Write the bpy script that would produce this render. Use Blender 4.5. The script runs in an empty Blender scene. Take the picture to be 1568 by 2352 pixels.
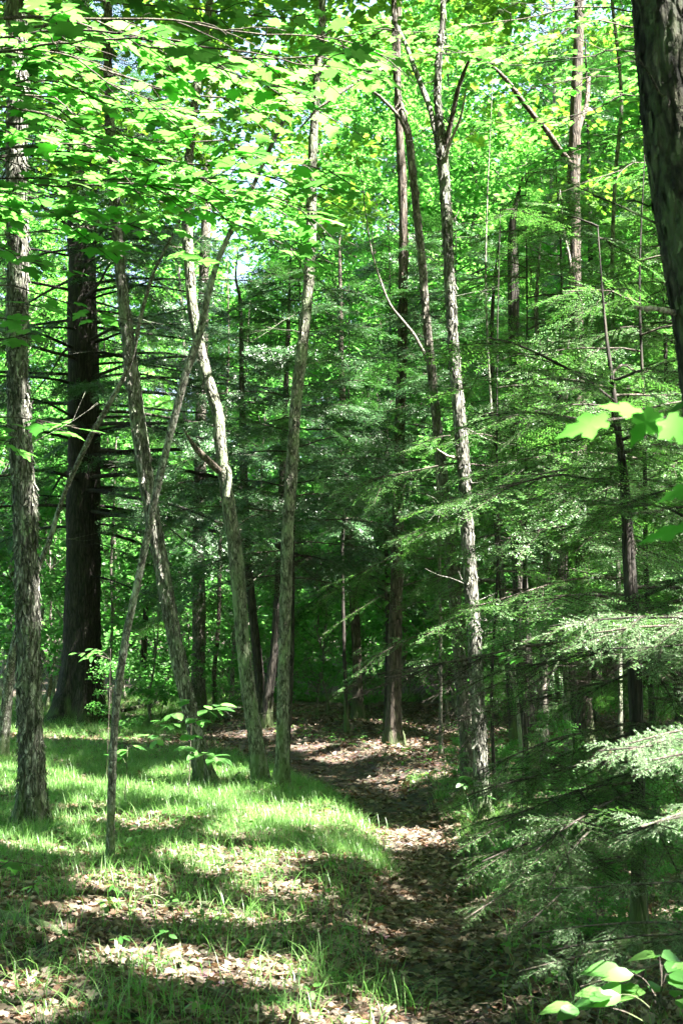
import bpy, math, random
import numpy as np
from mathutils import Vector

rng = np.random.default_rng(11)
random.seed(4)
R = math.radians
scene = bpy.context.scene
col = scene.collection

# ------------------------------------------------------------------ camera
EYE = 1.6
FOC, PCX, PCY, HOR = 3267.0, 784.0, 1176.0, 1450.0     # picture measures on a 1568 x 2352 grid
PITCH = math.atan((HOR - PCY) / FOC)
cam_d = bpy.data.cameras.new("camera")
cam = bpy.data.objects.new("camera", cam_d)
col.objects.link(cam)
cam.location = (0, 0, EYE)
cam.rotation_euler = (math.pi / 2 + PITCH, 0, 0)
cam_d.sensor_fit = 'VERTICAL'
cam_d.sensor_height = 36.0
cam_d.lens = 36.0 * FOC / 2352.0
cam_d.clip_start = 0.05
cam_d.clip_end = 3000
cam_d.dof.use_dof = True
cam_d.dof.focus_distance = 12.5
cam_d.dof.aperture_fstop = 9.0
scene.camera = cam

# ------------------------------------------------------------------ light
SUN_EL, SUN_AZ = R(57), R(117)              # azimuth clockwise from +Y: right of the camera and a little behind it
SUN = np.array([math.cos(SUN_EL) * math.sin(SUN_AZ), math.cos(SUN_EL) * math.cos(SUN_AZ), math.sin(SUN_EL)])
world = bpy.data.worlds.new("World")
scene.world = world
world.use_nodes = True
wn = world.node_tree
bg = wn.nodes['Background']
sky = wn.nodes.new('ShaderNodeTexSky')
sky.sky_type = 'NISHITA'
sky.sun_disc = False
sky.sun_elevation = SUN_EL
sky.sun_rotation = SUN_AZ
sky.air_density = 1.0
sky.dust_density = 5.0
wn.links.new(sky.outputs[0], bg.inputs[0])
bg.inputs[1].default_value = 0.05
sl = bpy.data.lights.new("sun", 'SUN')
sl.energy = 5.0
sl.angle = R(0.55)
sl.color = (1.0, 0.95, 0.87)
so = bpy.data.objects.new("sun", sl)
col.objects.link(so)
so.rotation_euler = Vector(-SUN).to_track_quat('-Z', 'Y').to_euler()
so.location = (20, -10, 40)
scene.view_settings.view_transform = 'Standard'
scene.view_settings.look = 'None'
scene.view_settings.exposure = 4.0
scene.view_settings.gamma = 1.0
cy = scene.cycles
cy.max_bounces = 7
cy.diffuse_bounces = 5
cy.glossy_bounces = 2
cy.transmission_bounces = 3
cy.transparent_max_bounces = 4
cy.sample_clamp_indirect = 6.0
cy.use_denoising = True
cy.use_adaptive_sampling = True
cy.adaptive_threshold = 0.015
cy.caustics_reflective = False
cy.caustics_refractive = False

# ------------------------------------------------------------------ picture measures -> metres
_cp, _sp = math.cos(PITCH), math.sin(PITCH)
def ray(px, py):
    u = (px - PCX) / FOC
    v = (PCY - py) / FOC
    return np.array([u, _cp - v * _sp, _sp + v * _cp])
def at(px, py, d):
    r = ray(px, py)
    return np.array([0, 0, EYE]) + r * (d / r[1])
PATH_PTS = np.array([(-3, .30), (4, .34), (5.8, .38), (8, .47), (10.7, .66), (13.5, .50), (16, .16), (19, -.45), (22.5, -1.8), (27, -4.5), (33, -9)])
def path_x(y):
    return np.interp(y, PATH_PTS[:, 0], PATH_PTS[:, 1])
def path_w(y):
    return np.interp(y, [4, 6, 10, 14, 20, 30], [.36, .30, .25, .36, .6, .8])
def ground(x, y):
    x = np.asarray(x, float); y = np.asarray(y, float)
    z = .05 * np.sin(.9 * x + .35 * y) + .04 * np.sin(.55 * y - .7 * x + 1) + .02 * np.sin(2.1 * x + 1.3 * y + 2) + .012 * np.sin(4.3 * x - 3.1 * y)
    d = (x - path_x(y)) / (path_w(y) + .12)
    z = z - .13 * np.exp(-d ** 4)
    far = np.clip((np.hypot(x, y) - 40) / 60, 0, 1)
    return z * (1 - far) + far * .6
def hit(px, py):
    r = ray(px, py)
    t = EYE / max(-r[2], 1e-3)
    for _ in range(30):
        p = np.array([0, 0, EYE]) + r * t
        t += .7 * (p[2] - float(ground(p[0], p[1]))) / max(-r[2], 1e-3)
    return np.array([0, 0, EYE]) + r * t

# ------------------------------------------------------------------ gaps cut in the foliage to drop sun on chosen places
GAPS, FLECKS = [], []      # openings through everything; openings in the high canopy only
def gap(p, r):
    GAPS.append((np.asarray(p, float), r))
def gap_ground(px, py, rx, ry):
    """an opening over the patch of ground centred on a picture point, half sizes in picture units"""
    n = max(1, int(round(rx / 22)))
    for k in range(-n, n + 1):
        f = k / max(n, 1) * .85
        p = hit(px + f * rx, py)
        d = p[1]
        rr = max(ry * (1 - .5 * f * f) * d * d / (FOC * EYE), rx / n * .55 * d / FOC)
        gap(p, min(rr, .6))
def lit(pts, margin=0.0, high=False):
    """True where a point stands in one of the gaps' columns of light"""
    m = np.zeros(len(pts), bool)
    for p, r in (GAPS + FLECKS if high else GAPS):
        v = pts - p
        t = v @ SUN
        m |= (t > .35) & ((v * v).sum(1) - t * t < (r + margin) ** 2)
    return m

for g in [(690, 1880, 56, 18), (640, 1868, 24, 6), (790, 1886, 20, 4), (450, 1842, 40, 9), (520, 1870, 30, 5), (330, 1820, 30, 4),
          (50, 1760, 30, 4), (190, 1930, 20, 5),
          (970, 1940, 40, 4), (320, 2205, 85, 22), (420, 2235, 60, 18), (245, 2090, 36, 18), (260, 2030, 55, 14),
          (440, 2105, 110, 10), (560, 2120, 60, 8), (600, 2225, 35, 16), (620, 2262, 30, 12), 
          (30, 2270, 55, 20), (95, 2330, 40, 14), (650, 2050, 40, 5), (400, 1975, 28, 6), (490, 1985, 36, 4), (880, 2190, 24, 5),
          (1000, 2338, 130, 4), (905, 1705, 22, 6), (700, 1712, 40, 4), (560, 1684, 90, 4), (880, 1795, 50, 2), (760, 1745, 40, 3),
          (1180, 1860, 30, 5), (1400, 1880, 120, 9), (1260, 1830, 60, 4), (420, 1790, 60, 4), (120, 2140, 20, 5), (850, 2325, 30, 6)]:
    gap_ground(*g)
for px, py, d, r in [(42, 250, 11.6, .28), (38, 420, 11.6, .25), (40, 560, 11.6, .2), (30, 700, 11.6, .14), (72, 1010, 11.6, .10), (75, 1180, 11.6, .10), (85, 1420, 11.6, .1),
                     (280, 1560, 9.8, .12), (262, 1700, 9.8, .10), (345, 1190, 9.8, .12), (258, 1860, 9.8, .08), (330, 1090, 14.9, .2), (345, 1130, 14.9, .15), (405, 1500, 14.9, .2), (412, 1550, 14.9, .15),
                     (530, 1140, 14.5, .2), (528, 1180, 14.5, .15), (550, 1370, 14.5, .12), (570, 1520, 14.5, .15), (600, 1780, 14.5, .15), (500, 985, 14.5, .15),
                     (712, 590, 14.4, .3), (703, 700, 14.4, .2), (695, 790, 14.4, .2), (676, 1060, 14.4, .2), (672, 1120, 14.4, .15), (662, 1330, 14.4, .15), (650, 1640, 14.4, .14), (650, 1720, 14.4, .14),
                     (718, 420, 14.4, .25), (730, 200, 14.4, .3), (735, 60, 14.4, .3),
                     (1052, 950, 12, .3), (1058, 1040, 12, .3), (1066, 1120, 12, .25), (1072, 1200, 12, .15), (1050, 880, 12, .2), (1030, 450, 12, .15), (1095, 1660, 12, .10),
                     (1025, 400, 12, .2), (925, 420, 20, .3), (935, 740, 18, .3), (900, 700, 18, .3), (910, 1690, 20, .3), (460, 1300, 27, .3), (462, 1380, 27, .3),
                     (185, 800, 28, .3), (170, 900, 28, .25), (1445, 1000, 7.5, .06), (1540, 30, 4.2, .11), (1548, 150, 4.2, .08), (1545, 270, 4.2, .08)]:
    gap(at(px, py, d), max(r, .17) if d > 5 else r)
for px, py, d, r in [(1300, 1440, 5.6, .2), (1360, 1445, 5.6, .3), (1440, 1450, 5.6, .32), (1510, 1450, 5.6, .2), (1560, 1430, 5.6, .2), (1420, 1725, 4.8, .2), (1490, 1730, 4.8, .25), (1560, 1715, 4.8, .22),
                     (1430, 1905, 4.4, .15), (1500, 1915, 4.35, .14), (1300, 2042, 5.8, .12), (1350, 2045, 5.8, .12), (1300, 2200, 5.4, .06),
                     (1260, 2190, 5.4, .06), (1380, 2185, 5.4, .08), (1450, 2250, 4.6, .12), (1395, 2285, 4.6, .07), (1290, 1210, 11, .25), (1150, 560, 12, .3),
                     (1330, 590, 12, .4), (1450, 800, 11, .4), (1250, 640, 12, .4), (1400, 500, 12, .4), (1200, 900, 11, .3), (1130, 980, 11, .3), (1380, 970, 10, .3), (1100, 1760, 8, .08),
                     (500, 1630, 13.5, .15), (450, 1720, 13.5, .12), (490, 1735, 13.5, .1), (285, 250, 7.6, .45), (540, 200, 7.8, .45), (330, 130, 7.8, .35), (650, 180, 8, .35), (760, 100, 8, .3),
                     (560, 400, 7.6, .3), (90, 440, 7.4, .35), (200, 320, 7.5, .3), (420, 330, 7.6, .3), (650, 520, 7.6, .3), (160, 970, 6.4, .15), (1000, 90, 12.5, .6), (1120, 120, 12.5, .6),
                     (1250, 60, 12.5, .6), (1350, 110, 12.5, .6), (1400, 975, 2.6, .10)]:
    gap(at(px, py, d), r)

_g = np.random.default_rng(17)
for _ in range(40):
    FLECKS.append((at(_g.uniform(0, 880), _g.uniform(0, 640), _g.uniform(7, 8.6)), _g.uniform(.12, .3)))
for _ in range(130):
    FLECKS.append((at(_g.uniform(980, 1560), _g.uniform(200, 1350), _g.uniform(8, 15)), _g.uniform(.12, .4)))
for _ in range(40):
    FLECKS.append((at(_g.uniform(680, 1100), _g.uniform(300, 1350), _g.uniform(17, 21)), _g.uniform(.15, .35)))
for _ in range(150):
    FLECKS.append((at(_g.uniform(640, 1540), _g.uniform(200, 1500), _g.uniform(14, 23)), _g.uniform(.2, .5)))
def on_view_floor(p):
    q = p - SUN * (p[2] / SUN[2])
    return 4.0 < q[1] < 21 and -.25 * q[1] - .3 < q[0] < path_x(q[1]) + .45
FLECKS = [(p, q) for p, q in FLECKS if not on_view_floor(p) or _g.uniform() < .15]
for _ in range(150):                                      # small coins of light scattered over the floor
    y_ = _g.uniform(5, 20); x_ = _g.uniform(-.25, .25) * y_
    FLECKS.append((np.array([x_, y_, float(ground(x_, y_))]), _g.uniform(.0, .05)))
# ------------------------------------------------------------------ meshes
class MB:
    def __init__(s):
        s.v, s.q, s.t, s.n = [], [], [], 0
    def add(s, v, q=None, t=None):
        v = np.asarray(v, float).reshape(-1, 3)
        if q is not None and len(q): s.q.append(np.asarray(q, np.int64).reshape(-1, 4) + s.n)
        if t is not None and len(t): s.t.append(np.asarray(t, np.int64).reshape(-1, 3) + s.n)
        s.v.append(v); s.n += len(v)
    def centres(s, q):
        V = np.concatenate(s.v)
        return V[q].mean(1)
    def build(s, name, mat, parent=None, origin=None, smooth=False, carve=False):
        V = np.concatenate(s.v) if s.v else np.zeros((0, 3))
        Q = np.concatenate(s.q) if s.q else np.zeros((0, 4), np.int64)
        T = np.concatenate(s.t) if s.t else np.zeros((0, 3), np.int64)
        if carve and len(Q):
            Q = Q[~lit(V[Q].mean(1))]
        if carve:
            used = np.zeros(len(V), bool); used[Q.ravel()] = True; used[T.ravel()] = True
            idx = np.cumsum(used) - 1
            V, Q, T = V[used], idx[Q], idx[T]
        if origin is not None: V = V - np.asarray(origin)
        me = bpy.data.meshes.new(name)
        me.vertices.add(len(V)); me.vertices.foreach_set("co", V.astype(np.float32).ravel())
        nl = Q.size + T.size
        me.loops.add(nl); me.loops.foreach_set("vertex_index", np.concatenate([Q.ravel(), T.ravel()]).astype(np.int32))
        npol = len(Q) + len(T)
        me.polygons.add(npol)
        ls = np.concatenate([np.arange(len(Q)) * 4, Q.size + np.arange(len(T)) * 3]).astype(np.int32)
        me.polygons.foreach_set("loop_start", ls)
        if smooth: me.polygons.foreach_set("use_smooth", np.ones(npol, bool))
        me.update(calc_edges=True)
        me.materials.append(mat)
        o = bpy.data.objects.new(name, me)
        col.objects.link(o)
        if parent is not None: o.parent = parent
        elif origin is not None: o.location = origin
        return o

def tag(o, label, cat, group=None, kind=None):
    o['label'] = label; o['category'] = cat
    if group: o['group'] = group
    if kind: o['kind'] = kind
    return o
def thing(name, label, cat, loc, group=None):
    o = bpy.data.objects.new(name, None)
    o.empty_display_size = .3
    col.objects.link(o)
    o.location = tuple(loc)
    return tag(o, label, cat, group)
def structure(o):
    o['kind'] = 'structure'; return o

def unit(v):
    v = np.asarray(v, float)
    return v / (np.linalg.norm(v, axis=-1, keepdims=True) + 1e-12)
def frames(T, N):
    T = unit(T); B = unit(np.cross(N, T)); Nn = np.cross(T, B)
    return np.stack([T, B, Nn], axis=-1)
def inst(mb, tmpl, P, M):
    tv, tq, tt = tmpl
    n, k = len(P), len(tv)
    if n == 0: return
    v = np.einsum('nij,kj->nki', M, tv) + np.asarray(P)[:, None, :]
    off = (np.arange(n) * k)[:, None, None]
    mb.add(v.reshape(-1, 3), (tq[None] + off).reshape(-1, 4) if tq is not None and len(tq) else None,
           (tt[None] + off).reshape(-1, 3) if tt is not None and len(tt) else None)
def spline(pts, n):
    pts = np.asarray(pts, float)
    if len(pts) < 3:
        return pts[0] + (pts[-1] - pts[0]) * np.linspace(0, 1, n)[:, None]
    ext = np.vstack([2 * pts[0] - pts[1], pts, 2 * pts[-1] - pts[-2]])
    seg = np.linalg.norm(np.diff(pts[:, :3], axis=0), axis=1)
    cum = np.concatenate([[0], np.cumsum(seg)])
    s = np.linspace(0, cum[-1], n)
    i = np.clip(np.searchsorted(cum, s, side='right') - 1, 0, len(pts) - 2)
    t = ((s - cum[i]) / np.maximum(seg[i], 1e-9))[:, None]
    p0, p1, p2, p3 = ext[i], ext[i + 1], ext[i + 2], ext[i + 3]
    return .5 * (2 * p1 + (p2 - p0) * t + (2 * p0 - 5 * p1 + 4 * p2 - p3) * t * t + (3 * p1 - p0 - 3 * p2 + p3) * t ** 3)
def tube(mb, C, rad, seg=8, bump=0.0, r=rng, lobes=None):
    C = np.asarray(C, float); n = len(C)
    rad = np.broadcast_to(np.asarray(rad, float), (n,))
    T = unit(np.gradient(C, axis=0))
    ref = np.tile([0, 0, 1.0], (n, 1))
    ref[np.abs(T[:, 2]) > .75] = [0, 1.0, 0]
    if np.abs(T[:, 2]).mean() > .6: ref[:] = [0, 1.0, 0]
    elif np.abs(T[:, 2]).max() < .97: ref[:] = [0, 0, 1.0]
    A = unit(np.cross(ref, T)); B = np.cross(T, A)
    a = np.linspace(0, 2 * np.pi, seg, endpoint=False)
    k = np.ones((n, seg))
    if bump:
        s = np.arange(n)[:, None]
        for f in (1, 2, 3, 5):
            k += bump * .5 * np.sin(f * a[None] + r.uniform(0, 6) + s * r.uniform(.05, .5)) / f
        k += bump * r.uniform(-1, 1, (n, seg)) * .8
    if lobes is not None: k *= lobes(np.linspace(0, 1, n)[:, None], a[None])
    v = C[:, None] + (A[:, None] * np.cos(a)[None, :, None] + B[:, None] * np.sin(a)[None, :, None]) * (rad[:, None] * k)[..., None]
    i = np.arange(n - 1)[:, None] * seg; j = np.arange(seg)[None]
    j2 = (j + 1) % seg
    q = np.stack([i + j, i + j2, i + seg + j2, i + seg + j], -1).reshape(-1, 4)
    V = np.vstack([v.reshape(-1, 3), C[-1:] + T[-1:] * rad[-1] * .5])
    e = (n - 1) * seg
    t = np.stack([e + np.arange(seg), e + (np.arange(seg) + 1) % seg, np.full(seg, n * seg)], -1)
    mb.add(V, q, t)

# ------------------------------------------------------------------ materials
def new_mat(name):
    m = bpy.data.materials.new(name); m.use_nodes = True
    return m, m.node_tree.nodes, m.node_tree.links
def leaf_mat(name, cols, tcols, mix=.45, rough=.45, spec=.4):
    m, N, L = new_mat(name)
    P = N['Principled BSDF']; out = N['Material Output']
    geo = N.new('ShaderNodeNewGeometry')
    def ramp(cs):
        r = N.new('ShaderNodeValToRGB')
        el = r.color_ramp.elements
        while len(el) < len(cs): el.new(.5)
        for i, c in enumerate(cs):
            el[i].position = i / (len(cs) - 1); el[i].color = (*c, 1)
        L.new(geo.outputs['Random Per Island'], r.inputs[0])
        return r
    L.new(ramp(cols).outputs[0], P.inputs['Base Color'])
    P.inputs['Roughness'].default_value = rough
    P.inputs['Specular IOR Level'].default_value = spec
    if mix > 0:
        t = N.new('ShaderNodeBsdfTranslucent'); L.new(ramp(tcols).outputs[0], t.inputs[0])
        mx = N.new('ShaderNodeMixShader'); mx.inputs[0].default_value = mix
        L.new(P.outputs[0], mx.inputs[1]); L.new(t.outputs[0], mx.inputs[2]); L.new(mx.outputs[0], out.inputs[0])
    return m
def bark_mat(name, dark, mid, pale, lichen=None, scale=1.0, stretch=.25, bump=.6, lichen_amt=.55, moss=0.0):
    m, N, L = new_mat(name)
    P = N['Principled BSDF']
    tc = N.new('ShaderNodeTexCoord'); oi = N.new('ShaderNodeObjectInfo')
    mp = N.new('ShaderNodeMapping'); mp.inputs['Scale'].default_value = (scale, scale, scale * stretch)
    L.new(tc.outputs['Object'], mp.inputs[0])
    ad = N.new('ShaderNodeVectorMath'); ad.operation = 'ADD'
    L.new(mp.outputs[0], ad.inputs[0]); L.new(oi.outputs['Location'], ad.inputs[1])
    n1 = N.new('ShaderNodeTexNoise'); n1.inputs['Scale'].default_value = 38; n1.inputs['Detail'].default_value = 5
    n1.inputs['Roughness'].default_value = .7; n1.inputs['Distortion'].default_value = .6
    L.new(ad.outputs[0], n1.inputs[0])
    vo = N.new('ShaderNodeTexVoronoi'); vo.feature = 'DISTANCE_TO_EDGE'; vo.inputs['Scale'].default_value = 30
    L.new(ad.outputs[0], vo.inputs[0])
    cr = N.new('ShaderNodeValToRGB'); el = cr.color_ramp.elements
    el.new(.5); el[0].position = .35; el[0].color = (*dark, 1); el[1].position = .5; el[1].color = (*mid, 1); el[2].position = .65; el[2].color = (*pale, 1)
    L.new(n1.outputs[0], cr.inputs[0])
    crack = N.new('ShaderNodeMapRange'); crack.inputs[1].default_value = 0; crack.inputs[2].default_value = .12
    crack.inputs[3].default_value = .35; crack.inputs[4].default_value = 1
    L.new(vo.outputs[0], crack.inputs[0])
    mul = N.new('ShaderNodeMix'); mul.data_type = 'RGBA'; mul.blend_type = 'MULTIPLY'; mul.inputs[0].default_value = 1
    L.new(cr.outputs[0], mul.inputs[6]); L.new(crack.outputs[0], mul.inputs[7])
    last = mul.outputs[2]
    if lichen:
        n2 = N.new('ShaderNodeTexNoise'); n2.inputs['Scale'].default_value = 5.5; n2.inputs['Detail'].default_value = 6; n2.inputs['Roughness'].default_value = .65
        m2 = N.new('ShaderNodeMapping'); m2.inputs['Scale'].default_value = (1, 1, .6)
        L.new(tc.outputs['Object'], m2.inputs[0])
        a2 = N.new('ShaderNodeVectorMath'); a2.operation = 'ADD'; L.new(m2.outputs[0], a2.inputs[0]); L.new(oi.outputs['Location'], a2.inputs[1])
        L.new(a2.outputs[0], n2.inputs[0])
        r2 = N.new('ShaderNodeMapRange'); r2.inputs[1].default_value = lichen_amt; r2.inputs[2].default_value = lichen_amt + .1
        r2.inputs[3].default_value = 0; r2.inputs[4].default_value = .8
        L.new(n2.outputs[0], r2.inputs[0])
        mx = N.new('ShaderNodeMix'); mx.data_type = 'RGBA'
        L.new(r2.outputs[0], mx.inputs[0]); L.new(last, mx.inputs[6]); mx.inputs[7].default_value = (*lichen, 1)
        last = mx.outputs[2]
    sx = N.new('ShaderNodeSeparateXYZ'); L.new(tc.outputs['Object'], sx.inputs[0])
    n3 = N.new('ShaderNodeTexNoise'); n3.inputs['Scale'].default_value = 9; n3.inputs['Detail'].default_value = 5
    L.new(ad.outputs[0], n3.inputs[0])
    zz = N.new('ShaderNodeMapRange'); zz.inputs[1].default_value = 0; zz.inputs[2].default_value = .9; zz.inputs[3].default_value = .32; zz.inputs[4].default_value = -.2
    L.new(sx.outputs[2], zz.inputs[0])
    sm = N.new('ShaderNodeMath'); sm.operation = 'ADD'; L.new(zz.outputs[0], sm.inputs[0]); L.new(n3.outputs[0], sm.inputs[1])
    mf = N.new('ShaderNodeMapRange'); mf.inputs[1].default_value = .6; mf.inputs[2].default_value = .75; mf.inputs[4].default_value = .75
    L.new(sm.outputs[0], mf.inputs[0])
    mo = N.new('ShaderNodeMix'); mo.data_type = 'RGBA'; mo.inputs[7].default_value = (.05, .075, .025, 1)
    L.new(mf.outputs[0], mo.inputs[0]); L.new(last, mo.inputs[6]); last = mo.outputs[2]
    geo = N.new('ShaderNodeNewGeometry')
    rr = N.new('ShaderNodeMapRange'); rr.inputs[3].default_value = .4; rr.inputs[4].default_value = 2.3
    L.new(geo.outputs['Random Per Island'], rr.inputs[0])
    tone = N.new('ShaderNodeMix'); tone.data_type = 'RGBA'; tone.blend_type = 'MULTIPLY'; tone.inputs[0].default_value = .85
    L.new(last, tone.inputs[6]); L.new(rr.outputs[0], tone.inputs[7]); last = tone.outputs[2]
    L.new(last, P.inputs['Base Color'])
    P.inputs['Roughness'].default_value = .85
    P.inputs['Specular IOR Level'].default_value = .25
    mh = N.new('ShaderNodeMath'); mh.operation = 'MULTIPLY_ADD'
    L.new(crack.outputs[0], mh.inputs[0]); mh.inputs[1].default_value = .8; L.new(n1.outputs[0], mh.inputs[2])
    b = N.new('ShaderNodeBump'); b.inputs['Strength'].default_value = bump; b.inputs['Distance'].default_value = .015
    L.new(mh.outputs[0], b.inputs['Height']); L.new(b.outputs[0], P.inputs['Normal'])
    return m

M_MAPLE = leaf_mat('maple_leaf', [(.022, .075, .014), (.04, .105, .016), (.055, .13, .03), (.075, .14, .022)], [(.05, .22, .03), (.085, .32, .04), (.12, .40, .06), (.18, .48, .10)], .52)
M_CANOPY = leaf_mat('canopy_leaf', [(.030, .075, .014), (.05, .11, .018), (.06, .13, .02)], [(.10, .28, .02), (.16, .38, .03), (.22, .44, .04)], .48)
M_FAR = leaf_mat('forest_leaf', [(.035, .095, .018), (.055, .13, .022), (.08, .16, .03)], [(.11, .40, .05), (.14, .48, .06), (.19, .55, .09)], .5)
M_UNDER = leaf_mat('understory_leaf', [(.03, .09, .025), (.05, .13, .03), (.07, .16, .04)], [(.10, .38, .06), (.14, .46, .08), (.21, .55, .11)], .46)
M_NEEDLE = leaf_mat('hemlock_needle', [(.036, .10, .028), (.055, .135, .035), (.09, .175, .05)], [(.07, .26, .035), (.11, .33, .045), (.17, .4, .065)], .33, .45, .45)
M_NEEDLE_SUNLIT = leaf_mat('sunlit_hemlock_needle', [(.09, .19, .075), (.14, .25, .11), (.22, .33, .18)], [(.08, .26, .04), (.12, .34, .05), (.2, .42, .08)], .28, .4, .6)  # young needles, paled further to carry the sun's glare on the near sprays
M_NEEDLE_SHADED = leaf_mat('shaded_hemlock_needle', [(.018, .058, .02), (.028, .08, .025), (.04, .10, .03)], [(.03, .11, .015), (.04, .14, .02), (.06, .18, .03)], .22, .4, .5)  # darker copy for hemlocks in shade, the shade put into the colour
M_GRASS = leaf_mat('grass_blade', [(.055, .13, .03), (.085, .175, .045), (.14, .22, .08)], [(.12, .34, .05), (.17, .43, .07), (.28, .48, .12)], .42, .4, .5)
M_PLANT = leaf_mat('seedling_leaf', [(.03, .10, .02), (.05, .14, .03), (.08, .17, .04)], [(.08, .3, .02), (.12, .36, .03), (.18, .4, .04)], .35)
M_LITTER = leaf_mat('dead_leaf', [(.026, .021, .014), (.06, .048, .032), (.10, .08, .057), (.22, .18, .14), (.11, .06, .036), (.05, .042, .031)], [(.2, .1, .05), (.25, .14, .07), (.3, .2, .1)], .12, .6, .3)
M_SHAG = bark_mat('shaggy_bark', (.026, .025, .021), (.088, .087, .071), (.27, .267, .24), (.15, .18, .12), 1.0, .22, .9, .54)
M_SHAG_PALE = bark_mat('lichened_bark', (.033, .034, .026), (.095, .097, .073), (.24, .242, .195), (.15, .185, .11), 1.0, .3, .8, .5)
M_SMOOTH = bark_mat('sapling_bark', (.026, .024, .02), (.085, .08, .068), (.28, .275, .25), (.24, .25, .215), 1.0, .5, .5, .55)
M_DARK = bark_mat('hemlock_bark', (.010, .009, .008), (.022, .019, .016), (.05, .043, .036), None, .8, .12, 1.0)
M_DARKBROWN = bark_mat('brown_bark', (.025, .02, .016), (.065, .052, .042), (.14, .115, .095), None, .9, .15, .9)
M_GREY = bark_mat('grey_bark', (.045, .04, .034), (.10, .09, .075), (.19, .175, .15), (.15, .18, .11), 1.0, .3, .6, .6)
M_NEARBARK = bark_mat('furrowed_bark', (.006, .006, .005), (.024, .023, .016), (.085, .083, .058), (.065, .085, .042), .6, .3, 1.0, .5)
M_TWIG = bark_mat('twig_bark', (.022, .018, .014), (.045, .037, .03), (.09, .078, .066), None, 1.0, .5, .3)
M_DEADWOOD = bark_mat('dead_wood', (.11, .09, .07), (.24, .21, .18), (.38, .35, .31), None, 1.2, .25, .5)

# ------------------------------------------------------------------ leaf shapes
def maple_template():
    half = [(.0, .0), (-.07, .13), (.0, .36), (.12, .26), (.2, .33), (.22, .44), (.33, .60), (.42, .46), (.5, .40), (.46, .22), (.60, .26), (.68, .30), (.74, .16), (.84, .10), (1.0, 0)]
    pts = half + [(x, -y) for x, y in half[-2:0:-1]]
    P = np.array([(.3, 0)] + pts)
    z = -.22 * P[:, 1] ** 2 - .16 * (P[:, 0] - .25) ** 2 + .10 * np.abs(P[:, 1])
    v = np.column_stack([P[:, 0], P[:, 1], z])
    n = len(pts)
    t = np.array([(0, i + 1, (i + 1) % n + 1) for i in range(n)])
    return v, None, t
def oval_template(w=.5, fold=.12, bend=.15):
    xs = np.array([0, .22, .5, .78, 1.0]); ws = np.array([0.03, .8, 1.0, .62, .02]) * w * .5
    v = []
    for x, q in zip(xs, ws):
        z = -bend * x * x
        v += [(x, -q, z + fold * q), (x, 0, z), (x, q, z + fold * q)]
    q = []
    for i in range(4):
        a = i * 3
        q += [(a, a + 3, a + 4, a + 1), (a + 1, a + 4, a + 5, a + 2)]
    return np.array(v), np.array(q), None
def kite_template(w=.75, bend=.1):
    v = np.array([(0, 0, 0), (.42, -w / 2, -.03), (1, 0, -bend), (.42, w / 2, -.03)])
    return v, np.array([(0, 1, 2, 3)]), None
MAPLE, OVAL, KITE, KITE_N = maple_template(), oval_template(), kite_template(), kite_template(.5, .2)

def scatter_leaves(mb, tmpl, P, size, tilt=.35, droop=.2, r=rng, T=None, carve=False):
    """leaves lying roughly level at the points P"""
    P = np.asarray(P)
    if carve:
        k = ~lit(P); P = P[k]; T = None if T is None else T[k]
    n = len(P)
    if n == 0: return
    N = unit(np.column_stack([r.normal(0, tilt, n), r.normal(0, tilt, n), np.ones(n)]))
    if T is None:
        a = r.uniform(0, 2 * np.pi, n)
        T = np.column_stack([np.cos(a), np.sin(a), np.zeros(n)])
    T = unit(T - N * (T * N).sum(1, keepdims=True) + np.column_stack([np.zeros(n), np.zeros(n), -r.uniform(0, droop * 2, n)]))
    s = size * r.uniform(.65, 1.2, n)
    inst(mb, tmpl, P, frames(T, N) * s[:, None, None])

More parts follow.
